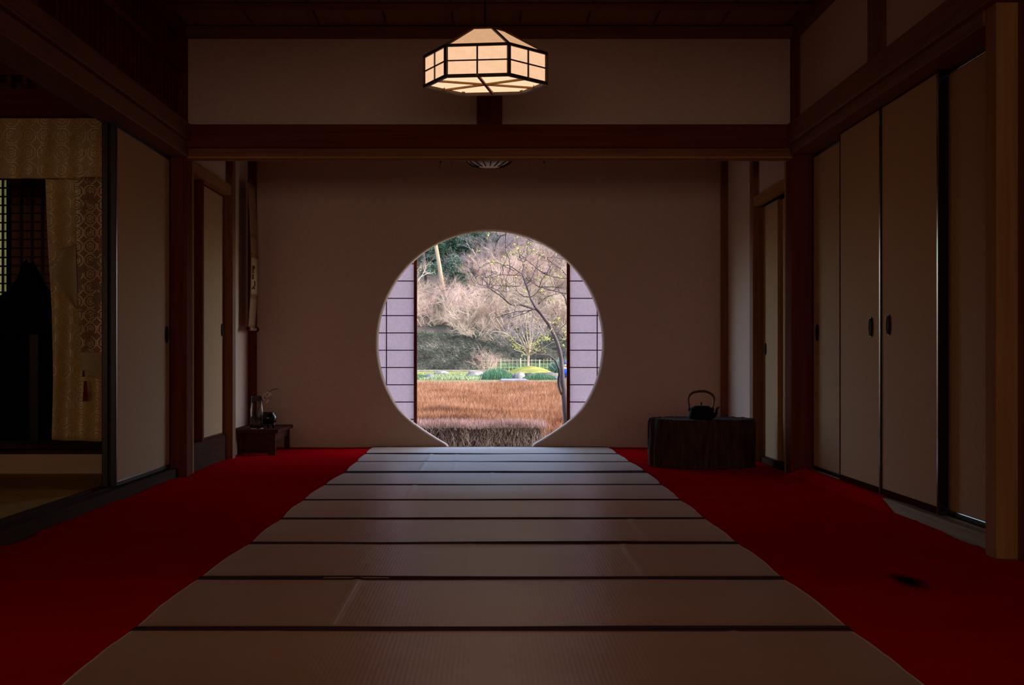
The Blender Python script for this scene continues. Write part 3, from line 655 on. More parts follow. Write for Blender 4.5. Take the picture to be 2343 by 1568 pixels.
for (ya, za, yb, zb_) in ((11.39, 1.37, 11.40, 1.33), (11.37, 1.32, 11.44, 1.325), (11.40, 1.31, 11.395, 1.27), (11.45, 1.37, 11.455, 1.35), (11.38, 1.20, 11.47, 1.225), (11.47, 1.26, 11.50, 1.225), (11.46, 1.215, 11.475, 1.20)):
    mb = MB(); mb.tube([(sx(za) + .009, ya, za), (sx((za + zb_) / 2) + .009, (ya + yb) / 2 + .004, (za + zb_) / 2), (sx(zb_) + .009, yb, zb_)], .005, 5); mb.build('brush_stroke', 'ink', pp)
MB().tube([(-1.775, yA - .01, .905), (-1.775, yB + .005, .905)], .014, 14).build('bottom_roll', 'silk', S, smooth=True)
for y, r in ((yA - .025, .014), (yB + .02, .02)): MB().tube([(-1.772, y - .018, .905), (-1.772, y + .018, .905)], r, 16).build('roller_knob', 'redlac', S, bevel=.003)
MB().tube([(-1.778, yA, 1.98), (-1.778, yB, 1.98)], .006, 10).build('top_stave', 'silk_dark', S)
MB().tube([(-1.778, yA + .06, 1.985), (-1.79, (yA + yB) / 2, 2.03), (-1.778, yB - .06, 1.985)], .002, 6).build('cord', 'silk', S)

# ================================================================ LOW TABLE, VASE, POT
T = thing('low_table', 'low dark wooden table in the left corner by the round window wall', 'table', (-1.65, 11.3, 0))
MB().box(-1.838, -1.495, 10.90, 11.74, .157, .182).build('tabletop', 'sill_dark', T, bevel=.003)
MB().box(-1.565, -1.515, 10.915, 10.955, .002, .157).build('leg', 'sill_dark', T, bevel=.002)
MB().box(-1.785, -1.745, 10.915, 10.955, .002, .157).build('leg', 'sill_dark', T, bevel=.002)
MB().box(-1.55, -1.515, 11.66, 11.70, .002, .157).build('leg', 'sill_dark', T, bevel=.002)
MB().box(-1.785, -1.745, 11.66, 11.70, .002, .157).build('leg', 'sill_dark', T, bevel=.002)
MB().box(-1.54, -1.525, 10.955, 11.66, .10, .157).build('apron', 'sill_dark', T, bevel=.002)
MB().box(-1.745, -1.565, 10.93, 10.945, .015, .157).build('front_board', 'sill_dark', T, bevel=.002)
VY = 11.05; V = thing('glass_vase', 'tall clear glass vase holding blossom twigs on the low table', 'vase', (wx(588, VY), VY, .182)); vx = wx(588, VY)
MB().lathe([(.046, 0), (.047, .002), (.046, .14), (.041, .165), (.040, .235), (.0375, .235), (.038, .165), (.042, .14), (.042, .008), (.001, .008)], (vx, VY, .182), 32).build('glass_body', 'glass', V, smooth=True)
B = thing('blossom_twig', 'curved twig with pale blossoms leaning out of the glass vase', 'flower twig', (vx, VY, .20))
path = [at(585, 965, VY), at(590, 940, VY), at(596, 925, VY), at(603, 914, VY), at(610, 905, VY), at(614, 899, VY), at(620, 894, VY), at(627, 891, VY), at(633, 890.5, VY), at(638, 892, VY)]
MB().tube(path, [.003, .003, .003, .003, .0028, .0028, .0028, .003, .003, .001], 6).build('twig', 'twig_dark', B)
for (px, py) in ((604, 914), (609, 908), (607, 903), (612, 899), (618, 899), (601, 909), (613, 917), (616, 905), (610, 921), (603, 903), (619, 903)):
    c = at(px, py, VY - .01); g = MB(); c.y += R.uniform(-.02, .02)
    for k in range(5):
        d = Vector((math.cos(k * 1.257 + px), R.uniform(-.5, .5), math.sin(k * 1.257 + px))).normalized(); g.leaf(c, d, .011, .010)
    g.build('blossom', 'petal', B)
PYY = 11.15; pc = (wx(613, PYY), PYY); sP = F / PYY
P_ = thing('incense_pot', 'round glossy black pot on three feet beside the glass vase', 'pot', (pc[0], PYY, .182))
MB().lathe([(.02, .028), (.045, .03), (.062, .05), (.066, .075), (.062, .095), (.05, .108), (.048, .112), (.052, .115), (.044, .115), (.042, .10), (.01, .09)], (pc[0], PYY, .182), 36).build('body', 'lacquer', P_, smooth=True)
for k in range(3):
    a = k * 2.094 - .4; x, y = pc[0] + .042 * math.cos(a), PYY + .042 * math.sin(a); MB().tube([(x, y, .225), (x * 1 + .004 * math.cos(a), y, .20), (x, y, .182)], [.013, .009, .006], 10).build('foot', 'lacquer', P_, smooth=True)

# ================================================================ STUMP AND KETTLE
cx, cy, rr = wx(1607, 9.88), 9.88, .338
def stump():
    mb = MB(); seg = 220; zs = [0, .01, .05, .1, .15, .2, .25, .285, .298, .303]
    for z in zs:
        for k in range(seg):
            a = 2 * PI * k / seg; d = Vector((math.cos(a), math.sin(a), 0))
            r = rr * (1 + .03 * noise.noise(d * 1.5) ) + .012 * noise.noise(Vector((d.x * 14, d.y * 14, z * 3))) + .006 * noise.noise(Vector((d.x * 45, d.y * 45, z * 9)))
            if z > .29: r -= .008
            zz = z + (.006 * noise.noise(Vector((d.x * 18, d.y * 18, 4))) if z > .27 else 0)
            mb.v.append((cx + r * d.x, cy + r * d.y, zz + .001))
    for j in range(len(zs) - 1):
        for k in range(seg): k2 = (k + 1) % seg; a = j * seg; mb.f.append((a + k, a + k2, a + seg + k2, a + seg + k))
    mb.f.append(tuple(range(seg))[::-1]); return mb, seg, len(zs)
mb, seg, nz_ = stump(); ST = thing('wooden_stump', 'broad dark tree-trunk block with rough bark standing on the red carpet', 'stump', (cx, cy, 0))
top_ring = [mb.v[(nz_ - 1) * seg + k] for k in range(seg)]
mb.build('bark', 'bark_block', ST, smooth=True)
g = MB(); g.v = [(cx, cy, .300)] + [(cx + (p[0] - cx) * .97, cy + (p[1] - cy) * .97, .301) for p in top_ring] + [tuple(p) for p in top_ring]
g.f = [(0, 1 + k, 1 + (k + 1) % seg) for k in range(seg)] + [(1 + k, 1 + seg + k, 1 + seg + (k + 1) % seg, 1 + (k + 1) % seg) for k in range(seg)]
g.build('cut_top', 'stump_top', ST, smooth=True)
KY = 9.80; kx = wx(1604.5, KY); kz = .303; KS = F / KY
K = thing('iron_kettle', 'small black iron kettle with arched handle standing on the tree-trunk block', 'kettle', (kx, KY, kz))
u = 1 / KS * 1.0
def kp(dx, py): return (dx * u, (958.5 - py) * u)
prof = [(.001, 0), (25 * u, 0), (29.5 * u, 2 * u), (30.5 * u, 5 * u), (29.5 * u, 12 * u), (27.5 * u, 18 * u), (26.5 * u, 22 * u), (27 * u, 23 * u), (25 * u, 25 * u), (19 * u, 27.5 * u), (18 * u, 28 * u), (.001, 28 * u)]
MB().lathe(prof, (kx, KY, kz), 48).build('body', 'iron', K, smooth=True)
ld = MB().lathe([(.001, 27.5 * u), (19 * u, 27.8 * u), (19 * u, 29.5 * u), (10 * u, 30.3 * u), (.001, 30.6 * u)], (kx, KY, kz), 40).build('lid', 'iron', K, smooth=True)
MB().lathe([(.001, 30 * u), (1.2 * u, 30.5 * u), (1.3 * u, 32 * u), (2.6 * u, 34.5 * u), (2.4 * u, 37 * u), (.9 * u, 39.2 * u), (.001, 39.6 * u)], (kx, KY, kz), 20).build('lid_knob', 'bail', ld, smooth=True)
bp = [(-25.5, 22), (-27.5, 29), (-29, 38), (-29.5, 46), (-28, 52), (-24, 57), (-17, 61), (-8, 63), (0, 63.5), (9, 63), (17, 60.5), (24, 56.5), (28.5, 51), (29.5, 45), (28.5, 37), (27, 30), (25.5, 24)]
MB().tube([(kx + a * u, KY, kz + b_ * u) for a, b_ in bp], [1.4 * u, 1.6 * u, 1.8 * u, 2.1 * u, 2.4 * u, 2.6 * u, 2.7 * u, 2.8 * u, 2.8 * u, 2.8 * u, 2.7 * u, 2.6 * u, 2.4 * u, 2.1 * u, 1.8 * u, 1.6 * u, 1.4 * u], 12).build('arched_handle', 'bail', K, smooth=True)
for s in (-1, 1): MB().tube([(kx + s * 26 * u, KY, kz + 18 * u), (kx + s * 27.5 * u, KY, kz + 23 * u), (kx + s * 25.3 * u, KY, kz + 26 * u)], [3 * u, 2.2 * u, 1.4 * u], 8).build('handle_lug', 'iron', K, smooth=True)
MB().tube([(kx + 24 * u, KY, kz + 7 * u), (kx + 31 * u, KY, kz + 9 * u), (kx + 34.5 * u, KY, kz + 14 * u), (kx + 35 * u, KY, kz + 20 * u), (kx + 37 * u, KY, kz + 25 * u), (kx + 41 * u, KY, kz + 27.3 * u)], [6 * u, 5 * u, 3.8 * u, 2.8 * u, 2.2 * u, 1.6 * u], 14).build('spout', 'iron', K, smooth=True)

# ================================================================ ALTAR ROOM AT THE LEFT
AY = 9.20
struct('floor_altar_room', MB().box(-6, -1.962, 3.0, 8.77, -.02, .035), 'tatami', 'straw tatami floor of the altar room at left', 'floor')
g = MB()
for y in (2472 / (1128 - 816) * .95, 2472 / (1166 - 816) * .95):
    for k in range(44): x = -1.99 - k * .06; g.box(x - .012, x + .006, y - .005, y + .005, .035, .0362)
o = g.build('mat_stitching', 'pale_sill'); tag(o, 'rows of white stitches on the altar room matting', 'stitching', kind='stuff')
struct('trim_50', MB().box(-6, -1.962, 8.77, 12.1, -.02, .145), 'pale_board', 'pale raised wooden step in front of the altar', 'step', bevel=.004)
struct('trim_51', MB().box(-6, -1.962, 8.80, 8.95, .146, .165), 'redlac', 'dark red edging on the altar step', 'edging', bevel=.002)
struct('trim_52', MB().box(-6, -1.962, 9.1, 9.3, 2.12, 2.30), 'deep_x', 'dark beam carrying the brocade curtain', 'beam', bevel=.004)
struct('wall_altar_lintel', MB().box(-6, -1.962, 9.32, 9.42, 2.28, 2.75), 'deep_x', 'dark wall above the altar beam', 'wall')
struct('wall_altar_left', MB().box(-6.2, -6, 2, 12.1, -.3, 2.75), 'plaster', 'far left wall of the altar room', 'wall')
struct('ceiling_altar_room', MB().box(-6, -1.962, 2, 12.1, 2.65, 2.75), 'deep_y', 'dark ceiling of the altar room', 'ceiling')
# carved beam ends above
for i, (px, py) in enumerate(((22, 190), (58, 192))):
    c = at(px, py, 9.0); g = MB(); g.box(c.x - .012, c.x + .012, 8.99, 9.09, 2.30, c.z + .06); g.lathe([(.001, -.02), (.02, -.012), (.022, .0), (.02, .012), (.001, .02)], (c.x, 9.0, c.z), 16)
    o = g.build('carved_bracket', 'deep_z', smooth=False); tag(o, ['small carved bracket on the altar beam at the picture edge', 'small carved bracket on the altar beam nearer the curtain'][i], 'bracket', kind='structure')
struct('trim_53', MB().box(-6, -2.2, 8.97, 9.07, wz(173, 9), wz(165, 9)), 'deep_x', 'thin rail through the carved altar brackets', 'rail')
def drape(name, px0, px1, py0, py1, mat, Y, waves, amp, parent, lf=None, rf=None, nu=90, nv=40, bf=None):
    def fn(u, v):
        py = py0 + (py1 - py0) * v; a = lf(py) if lf else px0; b_ = rf(py) if rf else px1; px = a + (b_ - a) * u
        if bf: py = py0 + (bf(px) - py0) * v
        y = Y + amp * math.sin(u * waves * 2 * PI + v * 1.2) * (.3 + .7 * v) + amp * .5 * noise.noise(Vector((u * waves * 2, v * 2, 0)))
        return (wx(px, Y), y, wz(py, Y))
    o = MB().grid(fn, nu, nv).build(name, mat, parent, smooth=True); o.modifiers.new('s', 'SOLIDIFY').thickness = .003; return o
D = thing('brocade_curtain', 'gold brocade curtain with valance, tieback and red tassel before the altar', 'curtain', (-2.5, AY, .166))
drape('valance', -260, 262, 262, 409, 'brocade', AY, 9, .010, D, nu=160)
def interp(tab):
    def f(y):
        for (a, va), (b_, vb) in zip(tab, tab[1:]):
            if y <= b_: t = (y - a) / (b_ - a); t = max(0, t); return va + (vb - va) * t
        return tab[-1][1]
    return f
drape('side_drape', 105, 262, 400, 1007, 'brocade', AY + .05, 2.2, .022, D, lf=interp([(400, 103), (560, 109), (700, 117), (860, 119), (1007, 116)]), bf=lambda px: 1007 + (px - 116) * .03)
drape('octagon_panel', 172, 262, 405, 832, 'brocade_oct', AY - .01, 1.2, .006, D, lf=interp([(400, 171), (700, 178), (832, 186)]), bf=lambda px: 812 + (px - 186) * .3)
drape('tieback_band', 112, 180, 560, 705, 'brocade_plain', AY - .004, .8, .01, D, lf=interp([(560, 168), (570, 140), (610, 112), (640, 115), (660, 130), (705, 172)]), rf=interp([(530, 172), (560, 174), (705, 179)]))
drape('gold_end', 184, 262, 806, 870, 'brocade_plain', AY - .03, .7, .006, D, lf=interp([(806, 184), (855, 186), (870, 200)]), bf=lambda px: 855 + max(0, px - 186) * .28)
g = MB(); tx = wx(191, AY - .06); g.tube([(tx, AY - .06, wz(848, AY)), (tx, AY - .06, wz(862, AY))], [.004, .008], 10); TS = g.build('tieback_knot', 'lacquer', D)
g = MB()
for k in range(22): a = k * .9; r = .012 * (k % 4) / 3 + .004; g.tube([(tx + r * .4 * math.cos(a) + .008, AY - .05, wz(872, AY)), (tx + r * math.cos(a) + .01, AY - .05 + r * .6 * math.sin(a), wz(918, AY))], .002, 4)
g.build('tassel', 'redcord', D)
# altar furniture behind the curtain
A = thing('altar_table', 'black lacquered altar table in the dark behind the curtain', 'altar table', (-2.85, 9.9, .145))
ty = 9.75
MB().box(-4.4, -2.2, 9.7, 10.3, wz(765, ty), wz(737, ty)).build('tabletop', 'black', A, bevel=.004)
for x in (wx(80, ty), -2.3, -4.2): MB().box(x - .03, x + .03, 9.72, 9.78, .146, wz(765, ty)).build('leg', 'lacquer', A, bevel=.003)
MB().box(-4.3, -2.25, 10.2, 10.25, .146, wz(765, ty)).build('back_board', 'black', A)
O = thing('altar_ornament', 'black peaked altar ornament silhouetted against the lit lattice', 'ornament', (wx(45, 10.1), 10.1, wz(737, ty)))
oz = wz(737, ty); oy = 10.0
MB().box(wx(-40, oy), wx(118, oy), oy - .1, oy + .1, oz, wz(695, oy)).build('plinth', 'black', O, bevel=.01)
poly = [(wx(-60, oy), wz(696, oy)), (wx(118, oy), wz(696, oy)), (wx(112, oy), wz(668, oy)), (wx(95, oy), wz(650, oy)), (wx(80, oy), wz(618, oy)), (wx(68, oy), wz(600, oy)), (wx(60, oy), wz(612, oy)), (wx(46, oy), wz(640, oy)), (wx(30, oy), wz(665, oy)), (wx(8, oy), wz(678, oy)), (wx(-60, oy), wz(682, oy))]
MB().prism(poly, oy - .07, oy + .07, 'y').build('peaked_canopy', 'black', O, bevel=.012)
struct('wall_altar_outer', MB().box(2.0, 2.1, 1.9, 12.1, 2.7, 3.0), 'outer', 'outer wall head on the right', 'wall')
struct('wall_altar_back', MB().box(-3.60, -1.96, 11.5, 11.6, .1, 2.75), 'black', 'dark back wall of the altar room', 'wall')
# lit lattice window at far left
W = thing('window_3', 'dimly lit paper lattice window at the far left', 'lattice window', (-4.2, 11.5, .146), kind='structure')
MB().box(-6, -3.56, 11.54, 11.545, .146, 2.65).build('paper', 'shoji_dim', W)
Sa = F / 11.5
for k in range(20):
    x = wx(31.5, 11.5) - k * 24.5 / Sa
    if x > -5.95: MB().box(x - .008, x + .008, 11.49, 11.51, .146, 2.65).build('upright_bar', 'lacquer', W)
for k in range(34):
    z = wz(412, 11.5) + .33 - k * 19.9 / Sa
    if .15 < z < 2.6: MB().box(-5.95, -3.56, 11.50, 11.52, z - .006, z + .006).build('cross_bar', 'lacquer', W)
DL = thing('door_11', 'brown lattice door next to the lit lattice window', 'lattice door', (-3.4, 11.4, .146), kind='structure')
MB().box(-3.55, -3.0, 11.46, 11.47, .146, 2.6).build('backing', 'wood_z', DL)
for k in range(4): x = wx(50 + k * 24, 11.45); MB().box(x - .008, x + .008, 11.43, 11.45, .146, 2.6).build('upright_bar', 'lacquer', DL)
for k in range(30):
    z = wz(412, 11.5) + .33 - k * 19.9 / Sa
    if .15 < z < 2.6: MB().box(-3.55, -3.05, 11.44, 11.455, z - .006, z + .006).build('cross_bar', 'lacquer', DL)

# ================================================================ GARDEN
GZ = -.45
def gz(x, y):
    if y < 133: return GZ
    t = y - 133
    if t < 6: return GZ + 2.9 * (t / 6) ** 1.1
    return GZ + 2.9 + (t - 6) * .25 + max(0, t - 52) * 1.9 + .3 * noise.noise(Vector((x * .15, y * .15, 0)))
struct('ground', MB().box(-40, 40, 12.0, 133.2, GZ - .3, GZ), 'ground', 'garden ground beyond the hedge', 'ground')
g = MB().grid(lambda u, v: (-42 + 84 * u, 133 + 80 * v ** 1.4, gz(-42 + 84 * u, 133 + 80 * v ** 1.4) - .02), 80, 70)
struct('hill', g, 'hill', 'steep wooded hillside closing the garden', 'hillside', smooth=True)

# --- near clipped hedge
HB = thing('clipped_hedge', 'clipped grey-brown twiggy hedge right outside the round window', 'hedge', (-.9, 13.85, GZ))
hx0, hx1, hy0, hy1, hz = -2.6, .50, 13.45, 14.0, .118
MB().box(hx0 + .08, hx1 - .05, hy0 + .20, hy1 - .06, GZ, hz - .05).build('shade_core', 'hedge_core', HB)  # dark solid core: shade inside the hedge put into its colour
g = MB()
for i in range(9000):
    x = R.uniform(hx0, hx1); y = hy0 + (hy1 - hy0) * R.random() ** 2; t = R.random(); z = GZ + .02 + (hz - GZ) * .98 * t; t = min(1, t)
    d = Vector((R.gauss(0, .38), R.gauss(-.12, .3), R.uniform(.5, 1.1))).normalized(); L_ = R.uniform(.04, .13) * (1.3 - .6 * t)
    p = Vector((x, y, z)); 
    if z + d.z * L_ > hz: L_ = max(.02, (hz - z) / max(.1, d.z))
    g.spike(p, d, L_, R.uniform(.0016, .0038) * (1.4 - .7 * t))
for i in range(420):          # main stems
    x = R.uniform(hx0, hx1 - .05); y = hy0 + R.uniform(.02, .25); p = Vector((x, y, GZ)); pts = [p.copy()]; d = Vector((R.gauss(0, .3), R.gauss(0, .15), 1)).normalized()
    for k in range(5):
        d = (d + Vector((R.gauss(0, .25), R.gauss(0, .12), .12))).normalized(); p = p + d * .10
        if p.z < hz - .03: pts.append(p.copy())
    if len(pts) > 2: g.tube(pts, [.006 * (1 - .75 * k / (len(pts) - 1)) for k in range(len(pts))], 4, False)
g.build('branches', 'hedge_twig', HB)
g = MB()
for i in range(9500):
    x = R.uniform(hx0, hx1 + .01); y = hy0 + (hy1 - hy0) * R.random() ** 1.3; e = min(1, (hx1 + .03 - x) / .08, (y - hy0 + .02) / .05)
    z = hz - .035 * (1 - e) - R.random() * .012 + .012 * noise.noise(Vector((x * 6, y * 6, 0)))
    d = Vector((R.gauss(0, .28), R.gauss(-.05, .28), 1)).normalized(); g.spike(Vector((x, y, z - .02)), d, R.uniform(.02, .075), R.uniform(.0014, .0026))
g.build('tip_growth', 'hedge_tip', HB)

# --- big orange azalea mound behind it
AZ = thing('azalea_mound', 'broad clipped mound of orange bare azalea behind the near hedge', 'shrub', (-.5, 22, GZ))
def az(x, y):
    t = (y - 15.0) / 15.0
    top = .01 + .165 * math.sin(min(1, max(0, t)) * PI * .5) ** .9
    top += .035 * noise.noise(Vector((x * .8, y * .45, 0))) + .015 * noise.noise(Vector((x * 2.3, y * 1.5, 4)))
    fr = max(0, min(1, (y - 14.55) / .7)); top = GZ + (top - GZ) * math.sqrt(max(0, 1 - (1 - fr) ** 2))
    bk = max(0, min(1, (31.0 - y) / 1.0)); top = GZ + (top - GZ) * math.sqrt(max(0, 1 - (1 - bk) ** 2))
    top -= .12 * math.exp(-((x + .03 - (y - 15) * .05) / .12) ** 2 - ((y - 16.0) / .7) ** 2)
    top -= .02 * max(0, x - 1.2) 
    return top
MB().grid(lambda u, v: (-7 + 12.5 * u, 14.56 + 16.4 * v, az(-7 + 12.5 * u, 14.56 + 16.4 * v) - .035), 200, 160).build('shade_core', 'az_core', AZ, smooth=True)  # dark body under the twigs, its colour giving the shade in the gaps
g = MB(); g2 = MB()
n_az = 70000
for i in range(n_az):
    inv = R.random(); y = 1 / (1 / 14.56 + (1 / 30.8 - 1 / 14.56) * inv); hw = .065 * y
    x = wx(R.uniform(945, 1310), y) if R.random() < .7 else R.uniform(-7, 5.4) * y / 30 - .3
    z = az(x, y); sL = .055 + .0028 * (y - 14)
    d = Vector((R.gauss(.12, .6), R.gauss(-.3, .5), .9)).normalized()
    g.spike(Vector((x, y, z - .05)), d, R.uniform(.5, 1.4) * sL + .035, R.uniform(.002, .0042) * (.55 + y / 28))
g.build('twigs', 'az_orange', AZ)

# --- plum tree, young leaves
PL = thing('plum_tree', 'grey leaning plum tree with sparse young leaves in front of the right shoji', 'tree', (.73, 14.5, GZ))
pY = 14.45
def pl(path, w0, w1, y0=0.0, y1=0.0, sides=7, wob=.6):
    n = len(path); pts = []; rs = []
    for i, (px, py) in enumerate(path):
        t = i / (n - 1); Y = pY + y0 + (y1 - y0) * t; pts.append(at(px, py, Y)); rs.append((w0 + (w1 - w0) * t) * .44 * Y / F)
    # refine with a little waviness
    out = [pts[0]]; ro = [rs[0]]
    for a, b_, ra, rb_ in zip(pts, pts[1:], rs, rs[1:]):
        for k in (1, 2): t = k / 2; out.append(a.lerp(b_, t) + (Vector((R.gauss(0, 1), R.gauss(0, 2), R.gauss(0, 1))) * wob * .5 * pY / F if k == 1 else Vector())); ro.append(ra + (rb_ - ra) * t)
    return out, ro
tr = MB()
def addb(mb, path, w0, w1, y0=0., y1=0., sides=7):
    p, r = pl(path, w0, w1, y0, y1, sides); mb.tube(p, r, sides); return p
trunk = [(1300, 1097), (1300, 1040), (1298, 990), (1296, 956), (1293.6, 928), (1291, 900), (1288, 879), (1286.5, 862), (1286, 844), (1284, 823), (1280, 802), (1274, 782), (1268, 768), (1257, 745), (1245, 728), (1236, 716), (1226, 706), (1223, 702)]
p, r = pl(trunk, 1, 1); ws = [17, 17, 17, 16, 16, 16, 15, 11, 10, 10, 9.5, 9.5, 9, 8.5, 8, 8, 8, 7]
rr_ = []
for i in range(len(p)): k = i / 2; a = int(k); b_ = min(a + 1, len(ws) - 1); rr_.append((ws[a] + (ws[b_] - ws[a]) * (k - a)) * .46 * pY / F)
tr.tube(p, rr_, 12); tr.build('trunk', 'bark_plum', PL, smooth=True)
limbs = [([(1286, 902), (1280, 886), (1278, 876), (1278, 866), (1280, 857), (1279, 844), (1275, 836), (1271, 826), (1264, 820), (1253, 813), (1240, 812), (1223, 809), (1213, 808)], 9, 1.5, 0, -.4),
         ([(1284, 870), (1286, 858), (1288, 844), (1289, 823), (1292, 808), (1296, 796), (1304, 770), (1310, 740)], 6, 2, 0, .2),
         ([(1286, 878), (1292, 870), (1298, 866), (1310, 858), (1322, 840)], 9, 5, 0, .3),
         ([(1224, 707), (1209.4, 703), (1196.8, 699), (1187.7, 696), (1181.4, 698), (1170, 697), (1163, 692.5), (1154.7, 685), (1146, 678), (1138, 672), (1131, 666.6), (1124, 661.7), (1118, 658), (1114, 655), (1104, 652.6), (1096, 651.5)], 6.5, 2.2, 0, -.9),
         ([(1224, 703), (1219, 692), (1213.6, 683.4), (1210.8, 672), (1207, 662), (1203, 651), (1199.6, 641), (1195.4, 630), (1195, 626), (1197.5, 616), (1199, 603.5), (1203, 591), (1208, 586.6), (1207, 571), (1206.6, 561), (1207, 548)], 6.5, 1.4, 0, .5),
         ([(1277, 663), (1288, 673.6), (1293.6, 683), (1296, 695), (1303, 716), (1312, 745)], 2.2, 4.5, .6, .5),
         ([(1330, 690), (1296, 671), (1282, 669), (1265.5, 665), (1248.7, 660), (1234.7, 657), (1223.4, 650), (1212, 643), (1204, 636)], 5, 1.6, .6, .2),
         ([(1320, 660), (1296, 637), (1279.5, 636), (1264, 633), (1250, 629), (1234.7, 620), (1222, 609), (1206.6, 596.5), (1192, 585)], 4, 1.2, .6, .2)]
twigs = [[(1118, 658), (1116.8, 651), (1111, 644), (1103, 635.8), (1092, 628), (1082, 621), (1078, 616)], [(1156, 682), (1146, 672), (1138, 664), (1128, 660), (1118, 655)],
         [(1195.4, 627), (1187, 623), (1176, 614.7), (1163, 607), (1150.5, 607), (1140.7, 602), (1122, 600.7), (1110, 604), (1098, 613), (1086, 628), (1077, 641), (1072, 642)],
         [(1177, 620), (1166, 614.7), (1150, 608)], [(1150.5, 608), (1149, 613), (1152, 620), (1150, 626), (1154, 634), (1149, 644), (1143.5, 655)],
         [(1199, 601), (1192, 596), (1184, 593.7)], [(1190, 590), (1188, 579.6), (1185.6, 563)], [(1160, 520), (1158, 532), (1156, 560), (1157, 575.4), (1164.5, 592), (1166.6, 606), (1167, 616), (1163, 627), (1158, 638.5), (1158, 658), (1158, 680.6)],
         [(1158, 536), (1145, 541), (1138, 551), (1134, 560), (1131, 575)], [(1211, 680), (1198, 679), (1187, 671), (1178.5, 662), (1169, 652.6), (1159, 643)], [(1215, 680), (1225, 673.6), (1233, 662.4)],
         [(1296, 630), (1284, 616), (1268, 606), (1251.5, 592), (1240, 586.7), (1216, 577)], [(1310, 600), (1295, 593.7), (1272.5, 590), (1251.5, 589.5)], [(1172, 533), (1189, 538), (1213.6, 550), (1247, 561.5), (1275, 580), (1310, 604)],
         [(1222, 709), (1206.6, 711.5), (1184, 713), (1159, 720), (1135, 727)], [(1221, 708), (1212, 711.5), (1198, 718.5), (1183, 722.7), (1169, 731)], [(1268, 657), (1288, 660)], [(1237, 657), (1267, 657), (1290, 659)],
         [(1232, 696), (1245, 684), (1262, 676), (1283, 671)], [(1190, 655), (1170, 655), (1150, 654), (1130, 653)], [(1195, 630), (1180, 630), (1155, 629), (1145, 629), (1130, 634), (1110, 636)], [(1300, 735), (1285, 750), (1272, 768)],
         [(1120, 652), (1122, 640), (1125, 622)], [(1114, 652), (1116, 640), (1112, 632)], [(1250, 629), (1258, 612), (1263, 600)], [(1234, 658), (1240, 640), (1248, 628)], [(1205, 650), (1215, 640), (1222, 622), (1226, 614)],
         [(1296, 800), (1280, 790), (1266, 772)], [(1253, 813), (1240, 800), (1232, 793)], [(1240, 812), (1228, 804), (1215, 800)]]
tips = []
limb_tips = []
for path, a, b_, y0, y1 in limbs: q = addb(MB(), path, a, b_, y0, y1); tips += q[6:]; limb_tips.append([t for t in q[6:] if t.z > wz(720, pY)])
for path, a, b_, y0, y1 in limbs:
    mb = MB(); addb(mb, path, a, b_, y0, y1); mb.build('limb', 'bark_plum', PL, smooth=True)
lf = MB(); tipl = []
sprays = [(path, MB(), None) for path in twigs]
srcl = []
for path, g, _ in sprays:
    dy = R.uniform(-.5, .5); q = addb(g, path, 2.6, 1.1, dy, dy + R.uniform(-.2, .2), 5); srcl.append((g, q[2:], 3))
for lt in limb_tips:
    if len(lt) > 3: g = MB(); srcl.append((g, lt, 11)); sprays.append((None, g, None))
for g, q, n in srcl:
    for i in range(n):
        p0 = R.choice(q); d = Vector((R.gauss(0, .7), R.gauss(0, .5), R.uniform(-.3, 1))).normalized(); pts = [p0.copy()]; p = p0.copy()
        for k in range(4): d = (d + Vector((R.gauss(0, .3), R.gauss(0, .3), .12))).normalized(); p = p + d * R.uniform(.02, .05); pts.append(p.copy())
        g.tube(pts, [.0028, .0024, .002, .0016, .0012], 4, False); tipl.append((p, d))
for path, g, _ in sprays: g.build('twig' if path else 'fine_twigs', 'bark_plum', PL, smooth=True)
for p, d in tipl:
    if R.random() < .62:
        for k in range(R.randint(2, 5)): lf.leaf(p + Vector((R.gauss(0, .006), R.gauss(0, .006), R.gauss(0, .006))), (d + Vector((R.gauss(0, .6), R.gauss(0, .6), R.gauss(.2, .6)))).normalized(), R.uniform(.014, .028), .011)
for (px, py) in ((1185, 566), (1207, 562), (1182, 575), (1193, 578), (1151, 606), (1125, 601), (1059, 610), (1120, 640), (1130, 600), (1238, 620), (1266, 571), (1285, 620), (1281, 634), (1240, 665), (1257, 684), (1265, 692), (1148, 667), (1199, 665), (1283, 735), (1270, 738), (1262, 756), (1292, 760), (1288, 778), (1250, 772), (1278, 728), (1290, 790), (1225, 577), (1239, 581), (1154, 590), (1171, 581)):
    for k in range(6): lf.leaf(at(px + R.gauss(0, 2), py + R.gauss(0, 2), pY + R.uniform(-.3, .3)), Vector((R.gauss(0, 1), R.gauss(0, 1), R.gauss(.3, 1))).normalized(), R.uniform(.014, .03), .013)
lf.build('leaves', 'young', PL)

